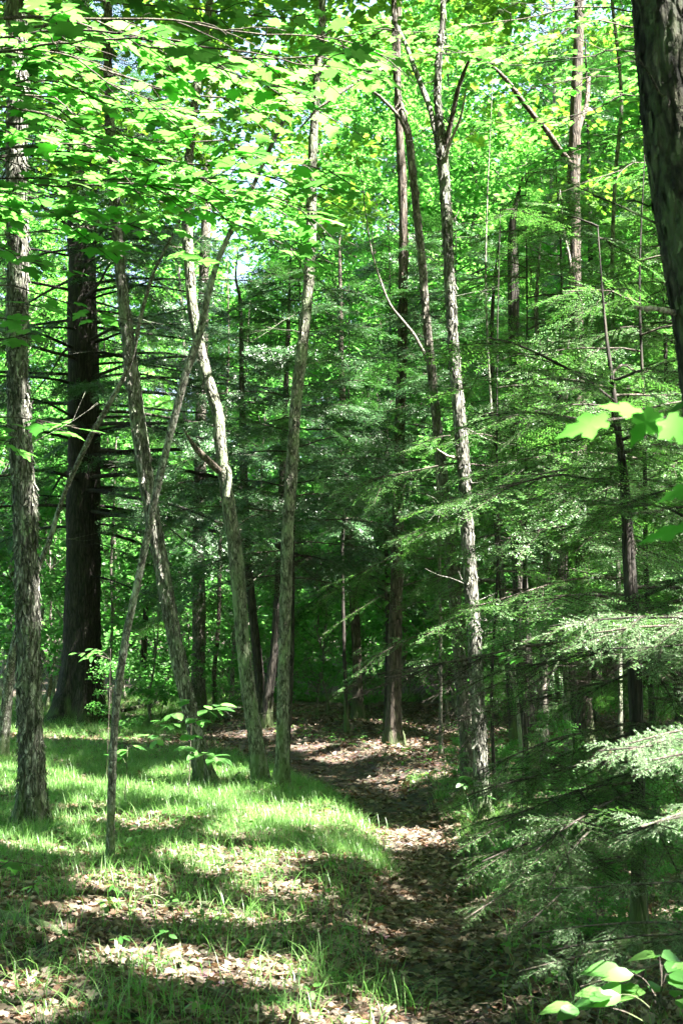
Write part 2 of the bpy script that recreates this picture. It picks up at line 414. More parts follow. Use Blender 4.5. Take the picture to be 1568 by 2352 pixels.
# ------------------------------------------------------------------ trunks
def trunk_path(pts, d, d_top=None):
    """picture points (x, y, width) from the foot up -> centre line and radii in metres"""
    base = hit(pts[0][0], pts[0][1]) if d is None else at(pts[0][0], pts[0][1], d)
    d = base[1]; d_top = d if d_top is None else d_top
    C, rad = [], []
    y0, y1 = pts[0][1], pts[-1][1]
    for px, py, w in pts:
        f = (y0 - py) / max(y0 - y1, 1)
        dd = d + (d_top - d) * f
        C.append(at(px, py, dd)); rad.append(w * .5 * dd / FOC)
    return np.array(C), np.array(rad) * (.93 if d > 6 else 1)
def add_trunk(mb, C, rad, ring=.09, seg=14, bump=.10, flare=.6, flare_h=.22, top=None, lean=(0, 0), flakes=0, fl=(.07, .018), r=rng, lobes_n=5, lift=.25, furrow=0.0):
    C = list(np.asarray(C, float)); rad = list(rad)
    g = float(ground(C[0][0], C[0][1]))
    C[0] = np.array([C[0][0], C[0][1], g - .12])
    if top is not None and top > C[-1][2] + .5:
        zz = C[-1][2]
        k = max(2, int((top - zz) / 2.0)); r0 = rad[-1]
        dirv = unit(C[-1] - C[-2]); dirv = dirv / max(dirv[2], .6)
        for i in range(1, k + 1):
            f = i / k
            C.append(np.array([C[-1][0] + dirv[0] * .4 * (top - zz) / k + lean[0] / k + r.normal(0, .06), C[-1][1] + dirv[1] * .4 * (top - zz) / k + lean[1] / k + r.normal(0, .06), zz + (top - zz) * f]))
            rad.append(r0 * (1 - .8 * f))
    D = np.column_stack([np.array(C), rad])
    length = np.linalg.norm(np.diff(D[:, :3], axis=0), axis=1).sum()
    S = spline(D, max(8, int(length / ring)))
    cen, rr = S[:, :3], np.maximum(S[:, 3], .003)
    h = cen[:, 2] - g
    fl_k = flare * np.exp(-np.maximum(h, 0) / flare_h)
    rr = rr * (1 + fl_k)
    ph = r.uniform(0, 6)
    H = h.copy()
    def lob(s, a):
        hh = np.interp(s[:, 0], np.linspace(0, 1, len(H)), H)[:, None]
        fz = 0
        if furrow:
            w = 1.3 * np.sin(9 * hh + 2 * a) + .8 * np.sin(23 * hh - a) + .5 * np.sin(41 * hh + 3 * a)
            fz = furrow * (np.abs(np.sin(9 * a + w)) ** .6 - .6 + .35 * np.sin(55 * hh + 5 * np.sin(9 * a)))
        return fz + 1 + flare * .45 * np.exp(-np.maximum(hh, 0) / (flare_h * 1.3)) * np.cos(lobes_n * a + ph)
    tube(mb, cen, rr, seg, bump, r, lob)
    if flakes:
        idx = r.uniform(0, len(cen) - 1.01, flakes)
        i = idx.astype(int); f = (idx - i)[:, None]
        c = cen[i] * (1 - f) + cen[i + 1] * f
        q = rr[i]
        keep = c[:, 2] < 1.6 + .47 * c[:, 1] + .5
        c, q, i = c[keep], q[keep], i[keep]
        n = len(c)
        a = r.uniform(0, 2 * np.pi, n)
        out = np.column_stack([np.cos(a), np.sin(a), np.zeros(n)])
        T = unit(cen[np.minimum(i + 1, len(cen) - 1)] - cen[i])
        B = unit(np.cross(T, out)); out = np.cross(B, T)
        ln = fl[0] * r.uniform(.5, 1.6, n); wd = fl[1] * r.uniform(.5, 1.6, n)
        lf = lift * r.uniform(.05, 1, n) * ln; lf2 = lift * .3 * r.uniform(-.2, 1, n) * ln
        base = c + out * (q * 1.02)[:, None]
        up = r.uniform(0, 1, n) < .75                       # most plates come loose at their lower end
        e0 = np.where(up, lf, lf2)[:, None]; e1 = np.where(up, lf2, lf)[:, None]
        sk = (r.normal(0, .2, n) * ln)[:, None]
        W = B * wd[:, None] * .5
        wn_ = W * r.uniform(.3, .9, n)[:, None]
        L2 = T * ln[:, None] * .5
        v = np.stack([base - L2 - wn_ + out * e0 + B * sk, base - L2 + wn_ + out * e0 + B * sk, base + W + out * .004, base - W + out * .004,
                      base + L2 + wn_ + out * e1, base + L2 - wn_ + out * e1], 1)
        o = (np.arange(n) * 6)[:, None]
        qd = np.concatenate([o + np.array([[0, 1, 2, 3]]), o + np.array([[3, 2, 4, 5]])])
        mb.add(v.reshape(-1, 3), qd)
    return cen, rr
def limb_P(parent, origin, pts, d0, d1, mat, label=None, seg=8, bump=.12, name='limb'):
    mb = MB()
    C, rad = [], []
    for k, (px, py, w) in enumerate(pts):
        d = d0 + (d1 - d0) * k / max(len(pts) - 1, 1)
        C.append(at(px, py, d)); rad.append(w * .5 * d / FOC)
    D = np.column_stack([np.array(C), rad])
    L = np.linalg.norm(np.diff(D[:, :3], axis=0), axis=1).sum()
    S = spline(D, max(6, int(L / .07)))
    S[:, :3] += np.cumsum(rng.normal(0, .002, (len(S), 3)), axis=0)
    tube(mb, S[:, :3], np.maximum(S[:, 3], .002), seg, bump)
    o = mb.build(name, mat, parent, origin, True)
    if label: o['label'] = label
    return o

# ------------------------------------------------------------------ hemlock sprays
def bough_template(L=1.0, W=.38, nt=18, step=.02, nl=.03, nw=.009, seed=0, dead=False, rag=(.65, 1.1)):
    r = np.random.default_rng(seed)
    V, Q, WV, WQ = [], [], [], []
    def strip(p0, p1, w, store=(None,)):
        d = unit(p1 - p0)
        b = unit(np.cross(d, [0, 0, 1.0])) * w
        up = np.array([0, 0, w])
        n0 = len(WV) * 1
        base = sum(len(x) for x in WV)
        WV.append(np.array([p0 - b, p0 + b, p1 + b * .4, p1 - b * .4, p0 - up, p0 + up, p1 + up * .4, p1 - up * .4]))
        WQ.append(np.array([(0, 1, 2, 3), (4, 5, 6, 7)]) + base)
    def axis(x): return np.array([x, .02 * math.sin(7 * x + seed), -.10 * x * x])
    def needles(p0, d, tl):
        m = max(2, int(tl / step))
        s = (np.arange(m) + .5) / m
        s = np.repeat(s, 2); side = np.tile([1, -1], m)
        c = p0[None] + d[None] * (s * tl)[:, None] + np.array([0, 0, -.10])[None] * ((s * tl) ** 2)[:, None] / max(W, .1)
        b = unit(np.cross([0, 0, 1.0], d))
        ang = r.normal(1.05, .18, len(s))
        dd = d[None] * np.cos(ang)[:, None] + b[None] * (np.sin(ang) * side)[:, None]
        dd[:, 2] += r.normal(-.05, .22, len(s))
        dd = unit(dd)
        N = unit(np.column_stack([r.normal(0, .3, len(s)), r.normal(0, .3, len(s)), np.ones(len(s))]))
        bb = unit(np.cross(N, dd))
        ln = nl * r.uniform(.7, 1.15, len(s)) * (1 - .35 * s ** 3)
        hw = nw * .5
        v = np.stack([c - bb * hw * .6, c + dd * (ln * .5)[:, None] - bb * hw, c + dd * ln[:, None], c + dd * (ln * .5)[:, None] + bb * hw], 1)
        base = sum(len(x) for x in V)
        V.append(v.reshape(-1, 3)); Q.append((np.arange(len(s)) * 4)[:, None] + np.arange(4)[None] + base)
    for k in range(6):
        strip(axis(L * k / 6), axis(L * (k + 1) / 6), .006 * (1.1 - k / 6))
    for side in (1, -1):
        for i in range(nt):
            x = L * (.04 + .93 * (i + r.uniform(-.3, .3)) / nt)
            if x < 0: continue
            f = x / L
            tl = W * (1.15 - f) ** .8 * min(1, .55 + 2.2 * f) * r.uniform(*rag)
            an = r.normal(.95, .12) * side
            d = unit(np.array([math.cos(an), math.sin(an), r.normal(-.10, .10)]))
            p0 = axis(x)
            strip(p0, p0 + d * tl, .0022 if not dead else .0032)
            if not dead: needles(p0, d, tl)
            elif tl > .12:
                for _ in range(3):
                    s = r.uniform(.3, .9); a2 = an + r.choice([-1, 1]) * r.uniform(.5, .9)
                    d2 = unit(np.array([math.cos(a2), math.sin(a2), r.normal(-.1, .25)]))
                    strip(p0 + d * tl * s, p0 + d * tl * s + d2 * tl * .45, .002)
    if not dead: needles(axis(L * .55), unit(axis(L) - axis(L * .55)), L * .45)
    nv = (np.concatenate(V), np.concatenate(Q), None) if V else None
    return nv, (np.concatenate(WV), np.concatenate(WQ), None)
B_NEAR = [bough_template(.55, .22, 11, .0125, .016, .0062, s, rag=(.3, 1.25)) for s in range(4)]
B_MID = [bough_template(.8, .34, 12, .022, .034, .012, 10 + s, rag=(.35, 1.2)) for s in range(4)]
B_FAR = [bough_template(1.0, .42, 11, .05, .085, .028, 20 + s) for s in range(3)]
B_DEAD = [bough_template(.8, .35, 9, 1, 1, 1, 30 + s, dead=True) for s in range(3)]

def hem_limb(mbw, mbn, p0, p1, sag, r0, boughs, size, spacing, t0, r, dead=False, wseg=6, carve=False):
    p0 = np.asarray(p0, float); p1 = np.asarray(p1, float)
    L = np.linalg.norm(p1 - p0)
    side = unit(np.cross(p1 - p0, [0, 0, 1.0]))
    n = max(6, int(L / .15))
    t = np.linspace(0, 1, n)
    C = p0 + (p1 - p0) * t[:, None] + np.array([0, 0, sag * L]) * (4 * t * (1 - t))[:, None] + side * ((np.sin(t * 3 + r.uniform(0, 6)) - np.sin(0)) * .035 * L * t + np.sin(t * 11 + r.uniform(0, 6)) * .008 * L)[:, None] + np.array([0, 0, 1.0]) * (np.sin(t * 9 + r.uniform(0, 6)) * .008 * L)[:, None]
    C[0] = p0
    if carve:
        hitl = np.nonzero(lit(C, .02))[0]
        if len(hitl):                                     # the limb ends where it would stand in a gap
            if hitl[0] < 4: return
            C = C[:hitl[0]]; n = len(C); t = t[:n]; L = np.linalg.norm(C[-1] - C[0])
    tube(mbw, C, r0 * (1 - .85 * t) + .002, wseg, .08, r)
    T = unit(np.gradient(C, axis=0))
    s = np.arange(t0, 1.0, spacing / L)
    P, MM, which = [], [], []
    for k, f in enumerate(s):
        i = min(int(f * (n - 1)), n - 2)
        for sd in ((1, -1) if r.uniform() < .85 else ((1,) if k % 2 else (-1,))):
            a = sd * r.normal(.95, .2)
            d = T[i].copy()
            sv = unit(np.cross([0, 0, 1.0], d))
            dd = unit(d * math.cos(a) + sv * math.sin(a) + np.array([0, 0, r.normal(-.22, .2)]))
            N = unit(np.array([r.normal(0, .4), r.normal(-.25, .4), 1]))
            sc = size * r.uniform(.6, 1.15) * (1.15 - .55 * f) * min(1, .5 + f)
            P.append(C[i]); MM.append(frames(dd[None], N[None])[0] * sc); which.append(r.integers(len(boughs)))
    dd = unit(T[-1] + np.array([0, 0, -.1]))
    P.append(C[-2]); MM.append(frames(dd[None], np.array([[0, 0, 1.0]]))[0] * size * .8); which.append(0)
    P, MM, which = np.array(P), np.array(MM), np.array(which)
    if carve:
        k = ~(lit(P, .02) | lit(P + MM[:, :, 0] * .3, .02) | lit(P + MM[:, :, 0] * .6, .02))
        P, MM, which = P[k], MM[k], which[k]
    for w in range(len(boughs)):
        k = which == w
        if k.any():
            if boughs[w][0] is not None and not dead: inst(mbn, boughs[w][0], P[k], MM[k])
            inst(mbw, boughs[w][1], P[k], MM[k])

def hemlock_limbs(mbw, mbn, axis, rad, z0, z1, n, Lmax, boughs, size, spacing, r, dead_below=0, az=None, droop=.18, t0=.2, carve=False, limb_k=1.0):
    """axis(z) gives the trunk's centre"""
    for k in range(n):
        z = z0 + (z1 - z0) * ((k + r.uniform(0, 1)) / n)
        f = (z - z0) / (z1 - z0)
        L = Lmax * (1 - f ** 1.2 * .88) * r.uniform(.65, 1.1)
        a = (k * 2.4 + r.normal(0, .4)) if az is None else r.uniform(*az)
        c = axis(z)
        up = r.normal(-droop, .08) + .25 * f
        p1 = c + np.array([math.cos(a) * L, math.sin(a) * L, up * L])
        if z < dead_below and r.uniform() < .75:
            hem_limb(mbw, mbn, c, c + (p1 - c) * .7, .04, .004 + .003 * L, B_DEAD, .9, .3, .2, r, True, 6, carve)
        else:
            hem_limb(mbw, mbn, c, p1, .05, (.004 + .0035 * L) * limb_k, boughs, size, spacing, t0, r, False, 6, carve)

def copy_thing(root, loc, rz, sc, label, group=None):
    c = root.copy(); col.objects.link(c)
    c.location = tuple(loc); c.rotation_euler = (0, 0, rz); c.scale = (sc, sc, sc)
    c['label'] = label
    if group: c['group'] = group
    for ch in list(root.children):
        k = ch.copy(); col.objects.link(k); k.parent = c
    return c

#@@SETTING
# ------------------------------------------------------------------ ground
def axis_steps(a, b, fine_a, fine_b, fine):
    inner = np.arange(fine_a, fine_b + fine * .5, fine)
    lo = fine_a - np.geomspace(fine * 2, fine_a - a, 18)[::-1]
    hi = fine_b + np.geomspace(fine * 2, b - fine_b, 18)
    return np.concatenate([lo, inner, hi])
gx = axis_steps(-900, 900, -9, 9, .10); gy = axis_steps(-300, 1500, 3, 30, .10)
X, Y = np.meshgrid(gx, gy)
Z = ground(X, Y) + rng.normal(0, .008, X.shape) * (np.hypot(X, Y) < 35)
mb = MB()
nx, ny = len(gx), len(gy)
i = (np.arange(ny - 1)[:, None] * nx + np.arange(nx - 1)[None]).ravel()
mb.add(np.column_stack([X.ravel(), Y.ravel(), Z.ravel()]), np.column_stack([i, i + 1, i + nx + 1, i + nx]))
def soil_mat():
    m, N, L = new_mat('forest_soil'); P = N['Principled BSDF']
    tc = N.new('ShaderNodeTexCoord')
    n1 = N.new('ShaderNodeTexNoise'); n1.inputs['Scale'].default_value = 14; n1.inputs['Detail'].default_value = 8; n1.inputs['Roughness'].default_value = .7
    vo = N.new('ShaderNodeTexVoronoi'); vo.inputs['Scale'].default_value = 16
    L.new(tc.outputs['Object'], n1.inputs[0]); L.new(tc.outputs['Object'], vo.inputs[0])
    r1 = N.new('ShaderNodeValToRGB'); e = r1.color_ramp.elements; e[0].position = .3; e[0].color = (.025, .018, .012, 1); e[1].position = .7; e[1].color = (.085, .06, .04, 1)
    L.new(n1.outputs[0], r1.inputs[0])
    mx = N.new('ShaderNodeMix'); mx.data_type = 'RGBA'; mx.blend_type = 'MULTIPLY'; mx.inputs[0].default_value = .6
    L.new(r1.outputs[0], mx.inputs[6]); L.new(vo.outputs['Color'], mx.inputs[7])
    L.new(mx.outputs[2], P.inputs['Base Color']); P.inputs['Roughness'].default_value = .95
    b = N.new('ShaderNodeBump'); b.inputs['Strength'].default_value = .8; b.inputs['Distance'].default_value = .03
    L.new(n1.outputs[0], b.inputs['Height']); L.new(b.outputs[0], P.inputs['Normal'])
    return m
M_SOIL = soil_mat()
structure(mb.build('ground', M_SOIL, smooth=True))
# the trodden path: a strip lying on the ground
mb = MB()
ys = np.arange(2.5, 31, .12); ks = np.linspace(-1, 1, 9)
PX = path_x(ys)[:, None] + ks[None] * (path_w(ys)[:, None] * .95 + .05 * np.sin(ys * 2.3)[:, None])
PY = np.repeat(ys[:, None], 9, 1)
PZ = ground(PX, PY) + .016 - .02 * np.abs(ks[None]) ** 6
i = (np.arange(len(ys) - 1)[:, None] * 9 + np.arange(8)[None]).ravel()
mb.add(np.column_stack([PX.ravel(), PY.ravel(), PZ.ravel()]), np.column_stack([i, i + 1, i + 10, i + 9]))
structure(mb.build('path', M_SOIL, smooth=True))

def near_field(n, y0, y1, margin=1.2, r=rng):
    """points spread over the ground the camera can see"""
    y = np.sqrt(r.uniform((y0 + 3) ** 2, (y1 + 3) ** 2, n)) - 3
    w = y * .245 + margin
    return r.uniform(-1, 1, n) * w, y
def vnoise(x, y, s, seed=0):
    return (np.sin(x * s + seed) * np.cos(y * s * 1.13 + 2 * seed) + .6 * np.sin(x * s * 2.3 + y * s * 1.7 + seed * 3) + .4 * np.cos(x * s * 4.1 - y * s * 3.7 + seed)) / 2

# dead leaves on the ground
def dead_leaf_template(k):
    r = np.random.default_rng(k)
    v, _, t = maple_template()
    v = v.copy()
    v[:, 0] -= .45
    a = r.uniform(-1.2, 1.2)
    v[:, 2] = r.uniform(.2, .55) * v[:, 1] ** 2 * r.choice([-1, 1, 1]) + r.uniform(.1, .6) * v[:, 0] ** 2 * r.choice([-1, 1]) + r.normal(0, .03, len(v)) + .15 * v[:, 0] * v[:, 1] * a
    return v, None, t
def dead_oval_template(k):
    r = np.random.default_rng(k)
    v, q, _ = oval_template(r.uniform(.45, .65), r.uniform(-.5, 1.0), r.uniform(-.4, .5)); v = v.copy()
    v[:, 0] -= .5; v[:, 2] += r.normal(0, .02, len(v))
    return v, q, None
mb = MB()
DT = [dead_leaf_template(k) for k in range(5)] + [dead_oval_template(k) for k in range(7)]
for (n, a, b, sz) in ((46000, 4.6, 13.5, .047), (40000, 13.5, 32, .07)):
    x, y = near_field(n, a, b)
    w = rng.integers(0, len(DT), n)
    on_path = np.abs(x - path_x(y)) < path_w(y)
    for k in range(len(DT)):
        q = w == k
        m = q.sum()
        P = np.column_stack([x[q], y[q], ground(x[q], y[q]) + rng.uniform(.012, .04, m)])
        scatter_leaves(mb, DT[k], P, sz * rng.uniform(.6, 1.5), .32, .0)
x, y = near_field(900, 4.6, 20, .6)
for a, b in zip(x, y):
    an = rng.uniform(0, 6.3); ln = rng.uniform(.05, .3); p = np.array([a, b, float(ground(a, b)) + .03])
    d = np.array([math.cos(an), math.sin(an), rng.normal(0, .08)]); q = np.array([-d[1], d[0], 0])
    c = np.array([p, p + d * ln * .5 + q * rng.normal(0, .03), p + d * ln]); tube(mb, c, np.array([.003, .0025, .0015]) * rng.uniform(.6, 1.5), 3)
tag(mb.build('leaf_litter', M_LITTER), 'dry brown fallen leaves covering the path and forest floor', 'leaf litter', kind='stuff')

# grass
def grass_blades(mb, x, y, h, spread, r):
    n = len(x)
    a = r.uniform(0, 2 * np.pi, n)
    d = np.column_stack([np.cos(a), np.sin(a), np.zeros(n)])
    b = np.column_stack([-np.sin(a), np.cos(a), np.zeros(n)])
    base = np.column_stack([x, y, ground(x, y) - .01])
    w = r.uniform(.0011, .0030, n)[:, None]
    lean = spread * r.uniform(.25, 1.5, n)
    H = h
    rows = []
    for s in (0, .35, .65, .88, 1.0):
        c = base + d * (H * lean * s ** 1.8)[:, None] + np.array([0, 0, 1.0]) * (H * (s - .42 * lean * s ** 2.6))[:, None]
        ww = w * (1 - s ** 2.2) + .0002
        rows += [c - b * ww, c + b * ww]
    v = np.stack(rows, 1)
    o = (np.arange(n) * 10)[:, None]
    q = np.concatenate([o + np.array([[2 * k, 2 * k + 1, 2 * k + 3, 2 * k + 2]]) for k in range(4)])
    mb.add(v.reshape(-1, 3), q)
mb = MB()
r = np.random.default_rng(5)
def grass_density(x, y):
    off = path_x(y) - path_w(y) - x                   # metres to the left of the path's edge
    left = np.clip((off + .02) / .15, 0, 1)
    lush = np.clip((y - 9.0) / 1.6, 0, 1) * np.clip((20.5 - y) / 3.0, 0, 1)
    sparse = .38 * np.clip((10.5 - y) / 1, 0, 1)
    nz = np.clip(.55 + .7 * vnoise(x, y, 1.3, 1), .05, 1)
    right = np.clip((-off - 2 * path_w(y)) / .12, 0, 1) * (np.exp(-((x - path_x(y) - .55) / .35) ** 2) * np.exp(-((y - 11.6) / 1.8) ** 2) * .9 + .16 * np.clip(nz * 2 - .5, 0, 1) * (y < 16))
    back = np.exp(-((y - 27) / 4.0) ** 2) * (x < -2.3) * .5 + (y > 33) * .5
    return left * (lush * np.clip(nz * 1.3 + .12, .04, 1) + sparse * np.clip(nz * 1.3 - .1, .06, 1)) + right + back
x, y = near_field(36000, 4.8, 34, .5, r)
k = r.uniform(0, 1, len(x)) < grass_density(x, y)
x, y = x[k], y[k]
m = 24
xx = np.repeat(x, m) + r.normal(0, .05, len(x) * m); yy = np.repeat(y, m) + r.normal(0, .05, len(x) * m)
hh = np.repeat(r.uniform(.5, 1.15, len(x)), m) * r.uniform(.6, 1.15, len(xx)) * np.interp(yy, [5, 9, 12, 20, 40], [.18, .17, .19, .20, .28])
k = (yy > 9.3) | (r.uniform(0, 1, len(yy)) < .34)
nr = yy < 9.3
xx = xx + nr * r.normal(0, .06, len(xx)); yy = yy + nr * r.normal(0, .06, len(xx))
grass_blades(mb, xx[k], yy[k], hh[k] * np.where(nr[k], 1.2, 1.0), .85, r)
# loose taller tufts beside the path and among the dead leaves
tx, ty = [], []
for px, py in [(40, 2300), (90, 2240), (300, 2290), (330, 2240), (870, 2320), (905, 2300), (560, 2050), (640, 2130), (430, 2160), (500, 2150), (700, 2260), (740, 2250), (140, 2060), (200, 2010),
               (470, 2080), (610, 1990), (760, 2290), (820, 2200), (60, 2010), (880, 1930), (850, 1960), (30, 2180), (390, 2310), (230, 2330), (660, 2330), (930, 2330), (840, 2270), (540, 2200)]:
    p = hit(px, py); tx.append(p[0]); ty.append(p[1])
for _ in range(60):
    p = hit(r.uniform(-20, 900), r.uniform(1740, 2180))
    if p[0] < path_x(p[1]) - path_w(p[1]): tx.append(p[0]); ty.append(p[1])
tx, ty = np.array(tx), np.array(ty)
m = 34
xx = np.repeat(tx, m) + r.normal(0, .075, len(tx) * m); yy = np.repeat(ty, m) + r.normal(0, .075, len(tx) * m)
grass_blades(mb, xx, yy, r.uniform(.10, .27, len(xx)), 1.0, r)
tag(mb.build('grass', M_GRASS), 'thin arching green woodland grass growing left of the path', 'grass', kind='stuff')

# seedlings: small broad leaves close to the ground
mb = MB()
x, y = near_field(7500, 4.8, 30, 1.0, r)
off = np.abs(x - path_x(y)) - path_w(y)
dens = np.where(x < path_x(y), .3, .9 * np.clip(1 - (x - path_x(y) - path_w(y)) / 1.6, .15, 1)) * np.clip(off / .15, 0, 1) * np.clip(.6 + .8 * vnoise(x, y, 1.9, 4), .1, 1)
k = r.uniform(0, 1, len(x)) < dens
x, y = x[k], y[k]
m = 5
a = np.tile(np.arange(m) * 2.4, len(x)) + np.repeat(r.uniform(0, 6, len(x)), m)
hh = np.repeat(r.uniform(.03, .11, len(x)), m) * r.uniform(.7, 1.2, len(a))
P = np.column_stack([np.repeat(x, m) + .012 * np.cos(a), np.repeat(y, m) + .012 * np.sin(a), np.repeat(ground(x, y), m) + hh])
T = np.column_stack([np.cos(a), np.sin(a), r.uniform(-.1, .35, len(a))])
scatter_leaves(mb, OVAL, P, .055, .3, .1, r, T)
tag(mb.build('ground_plants', M_PLANT), 'small broad leaved green seedlings scattered low over the forest floor', 'ground plants', kind='stuff')

#@@TREES
# ------------------------------------------------------------------ the trees one can tell apart by their trunks
CANOPY = []          # (root, x, y) of trees whose leafy tops close overhead
def tree(name, label, pts, mat, d=None, d_top=None, top=None, flakes=0, fl=(.07, .018), flare=.6, flare_h=.22, seg=14, bump=.1, ring=.09, canopy=True, group=None, cat='tree', lift=.25, lean=(0, 0), furrow=0.0):
    C, rad = trunk_path(pts, d, d_top)
    base = np.array([C[0][0], C[0][1], float(ground(C[0][0], C[0][1]))])
    root = thing(name, label, cat, base, group)
    mb = MB()
    cen, rr = add_trunk(mb, C, rad, ring, seg, bump, flare, flare_h, top, lean, flakes, fl, lift=lift, furrow=furrow)
    if canopy and top:
        tp = cen[-1]
        for q in range(6):                                  # limbs that carry the leafy top
            s = int(len(cen) * rng.uniform(.72, .97)); a = q * 1.05 + rng.uniform(0, .6)
            e = cen[s] + np.array([math.cos(a) * rng.uniform(1.2, 2.6), math.sin(a) * rng.uniform(1.2, 2.6), rng.uniform(1.2, 3)])
            mid = (cen[s] + e) / 2 + np.array([0, 0, -.25])
            S = spline(np.array([cen[s], mid, e]), 9)
            tube(mb, S, np.linspace(rr[s] * .5, .012, 9), 6, .08)
        CANOPY.append((root, tp[0], tp[1]))
    if flakes > 600:
        for _ in range(26):
            i = int(rng.uniform(.06, .8) * (len(cen) - 1)); a = rng.uniform(0, 6.3); ln = rng.uniform(.12, .7) * min(1, base[1] / 10)
            dd = np.array([math.cos(a), math.sin(a), rng.normal(.1, .35)])
            c = cen[i] + dd * (np.linspace(0, 1, 6) * ln + rr[i] * .7)[:, None] + np.cumsum(rng.normal(0, .012, (6, 3)), axis=0)
            tube(mb, c, np.linspace(.005, .0012, 6), 4)
            for _k in range(2):
                d2 = unit(dd + rng.normal(0, .6, 3)); tube(mb, c[3] + d2 * np.linspace(0, ln * .5, 4)[:, None], np.linspace(.0025, .001, 4), 3)
    mb.build('trunk', mat, root, base, True)
    return root, base, cen, rr

t1 = tree('shaggy_tree', 'tall shaggy grey trunk standing in the grass at the left edge', [(70, 1905, 66), (74, 1800, 58), (69, 1640, 57), (62, 1300, 56), (57, 1150, 54), (46, 1000, 53), (40, 800, 50), (42, 600, 50), (38, 400, 50), (42, 200, 50), (35, 0, 50)],
          M_SHAG, top=13, flakes=5200, fl=(.085, .022), flare=.65, bump=.09, seg=18, ring=.07, lift=.35)
t2 = tree('leaning_sapling', 'very thin pale sapling leaning right across the left half, its foot in the sunlit grass', [(253, 1985, 21), (262, 1700, 19), (283, 1500, 19), (325, 1300, 18), (355, 1150, 18), (385, 1020, 19), (430, 850, 20), (455, 780, 19), (478, 680, 17), (500, 600, 15), (540, 510, 13), (580, 430, 11), (640, 300, 9), (700, 190, 8)],
          M_SMOOTH, flakes=160, fl=(.03, .008), flare=.3, flare_h=.1, seg=10, canopy=False, top=None)
t3 = tree('bent_tree', 'bent rough barked trunk with dark foot leaning left behind the leafy seedling', [(478, 1805, 40), (450, 1690, 36), (425, 1580, 36), (408, 1500, 37), (385, 1380, 36), (362, 1250, 37), (345, 1150, 36), (330, 1060, 37), (312, 930, 36), (300, 830, 33), (288, 720, 30), (278, 620, 27), (268, 500, 25), (258, 380, 24), (250, 200, 22), (248, 0, 20)],
          M_SHAG, top=13, flakes=2200, fl=(.075, .022), flare=.6, seg=14)
t4 = tree('crooked_tree', 'crooked lichened trunk with a broken stub, left one of the pair meeting at the grass', [(603, 1812, 38), (592, 1740, 35), (578, 1640, 35), (565, 1540, 35), (552, 1400, 34), (542, 1280, 34), (530, 1190, 33), (516, 1090, 32), (505, 1010, 31), (500, 950, 28), (482, 890, 28), (466, 830, 27), (452, 760, 27), (440, 680, 26), (432, 560, 25), (430, 420, 23), (446, 250, 20), (468, 100, 18), (482, 0, 17)],
          M_SHAG_PALE, top=13, flakes=1500, fl=(.06, .018), flare=.65, seg=14)
limb_P(t4[0], t4[1], [(506, 1082, 17), (480, 1056, 16), (455, 1032, 14), (440, 1012, 9), (424, 985, 1)], 14.45, 14.3, M_DARKBROWN, 'broken stub of torn brown wood')
limb_P(t4[0], t4[1], [(518, 1140, 18), (527, 1090, 14), (522, 1070, 9)], 14.35, 14.3, M_SHAG_PALE)
t5 = tree('slender_tree', 'slender lichened trunk leaning gently right, right one of the pair meeting at the grass', [(644, 1815, 33), (648, 1740, 30), (650, 1600, 29), (654, 1450, 29), (660, 1250, 29), (668, 1100, 29), (678, 950, 28), (688, 850, 28), (698, 760, 27), (709, 650, 26), (714, 520, 24), (716, 400, 23), (724, 250, 20), (734, 100, 18), (740, 0, 17)],
          M_SHAG_PALE, top=13, flakes=1500, fl=(.06, .018), flare=.6, seg=14)
tA = tree('peeling_tree', 'straight trunk with peeling sunlit bark right of the path, forking high up', [(1112, 1885, 37), (1103, 1760, 33), (1097, 1620, 33), (1090, 1500, 33), (1082, 1370, 32), (1074, 1240, 31), (1066, 1100, 29), (1058, 1000, 29), (1049, 900, 28), (1040, 790, 27), (1034, 690, 26), (1028, 560, 25), (1022, 450, 25), (1014, 350, 27), (1008, 280, 20), (1004, 200, 16), (1010, 100, 14), (1018, 0, 13)],
          M_SHAG, top=13, flakes=3000, fl=(.065, .018), flare=.5, seg=16, ring=.07, lift=.22)
dA = tA[1][1]
limb_P(tA[0], tA[1], [(1012, 360, 18), (996, 290, 15), (975, 220, 13), (950, 160, 12), (930, 110, 11), (905, 60, 10)], dA, dA + .6, M_SHAG)
limb_P(tA[0], tA[1], [(1018, 370, 16), (1034, 290, 12), (1048, 220, 11), (1066, 165, 9), (1080, 140, 7)], dA, dA - .3, M_DARKBROWN)
limb_P(tA[0], tA[1], [(1020, 385, 9), (1030, 330, 8), (1052, 280, 7), (1064, 230, 5), (1070, 200, 2)], dA, dA - .5, M_DEADWOOD, 'bare pale dead branch')
limb_P(tA[0], tA[1], [(1046, 1052, 8), (1025, 1045, 6), (1003, 1030, 2)], dA, dA - .15, M_DEADWOOD, 'short dead snag')
tB = tree('shaded_tree', 'dim green tinged trunk close behind the peeling one right of the path', [(1078, 1812, 34), (1068, 1690, 31), (1060, 1590, 31), (1052, 1470, 30), (1043, 1360, 30), (1032, 1240, 28), (1020, 1130, 27), (1010, 1040, 25), (1000, 940, 23), (988, 830, 21), (976, 700, 20), (968, 600, 20), (957, 490, 19), (947, 400, 18), (938, 310, 19), (920, 250, 15), (910, 180, 13), (905, 60, 12)],
          M_GREY, top=14, flakes=700, fl=(.08, .02), flare=.4, seg=12)
dB = tB[1][1]
limb_P(tB[0], tB[1], [(938, 315, 9), (915, 270, 8), (876, 228, 7), (838, 200, 6), (800, 170, 4), (760, 150, 2)], dB, dB - .8, M_GREY)
limb_P(tB[0], tB[1], [(905, 130, 12), (880, 155, 11), (845, 175, 10), (800, 200, 8), (740, 240, 6), (690, 290, 4)], dB, dB - 1, M_DARKBROWN)
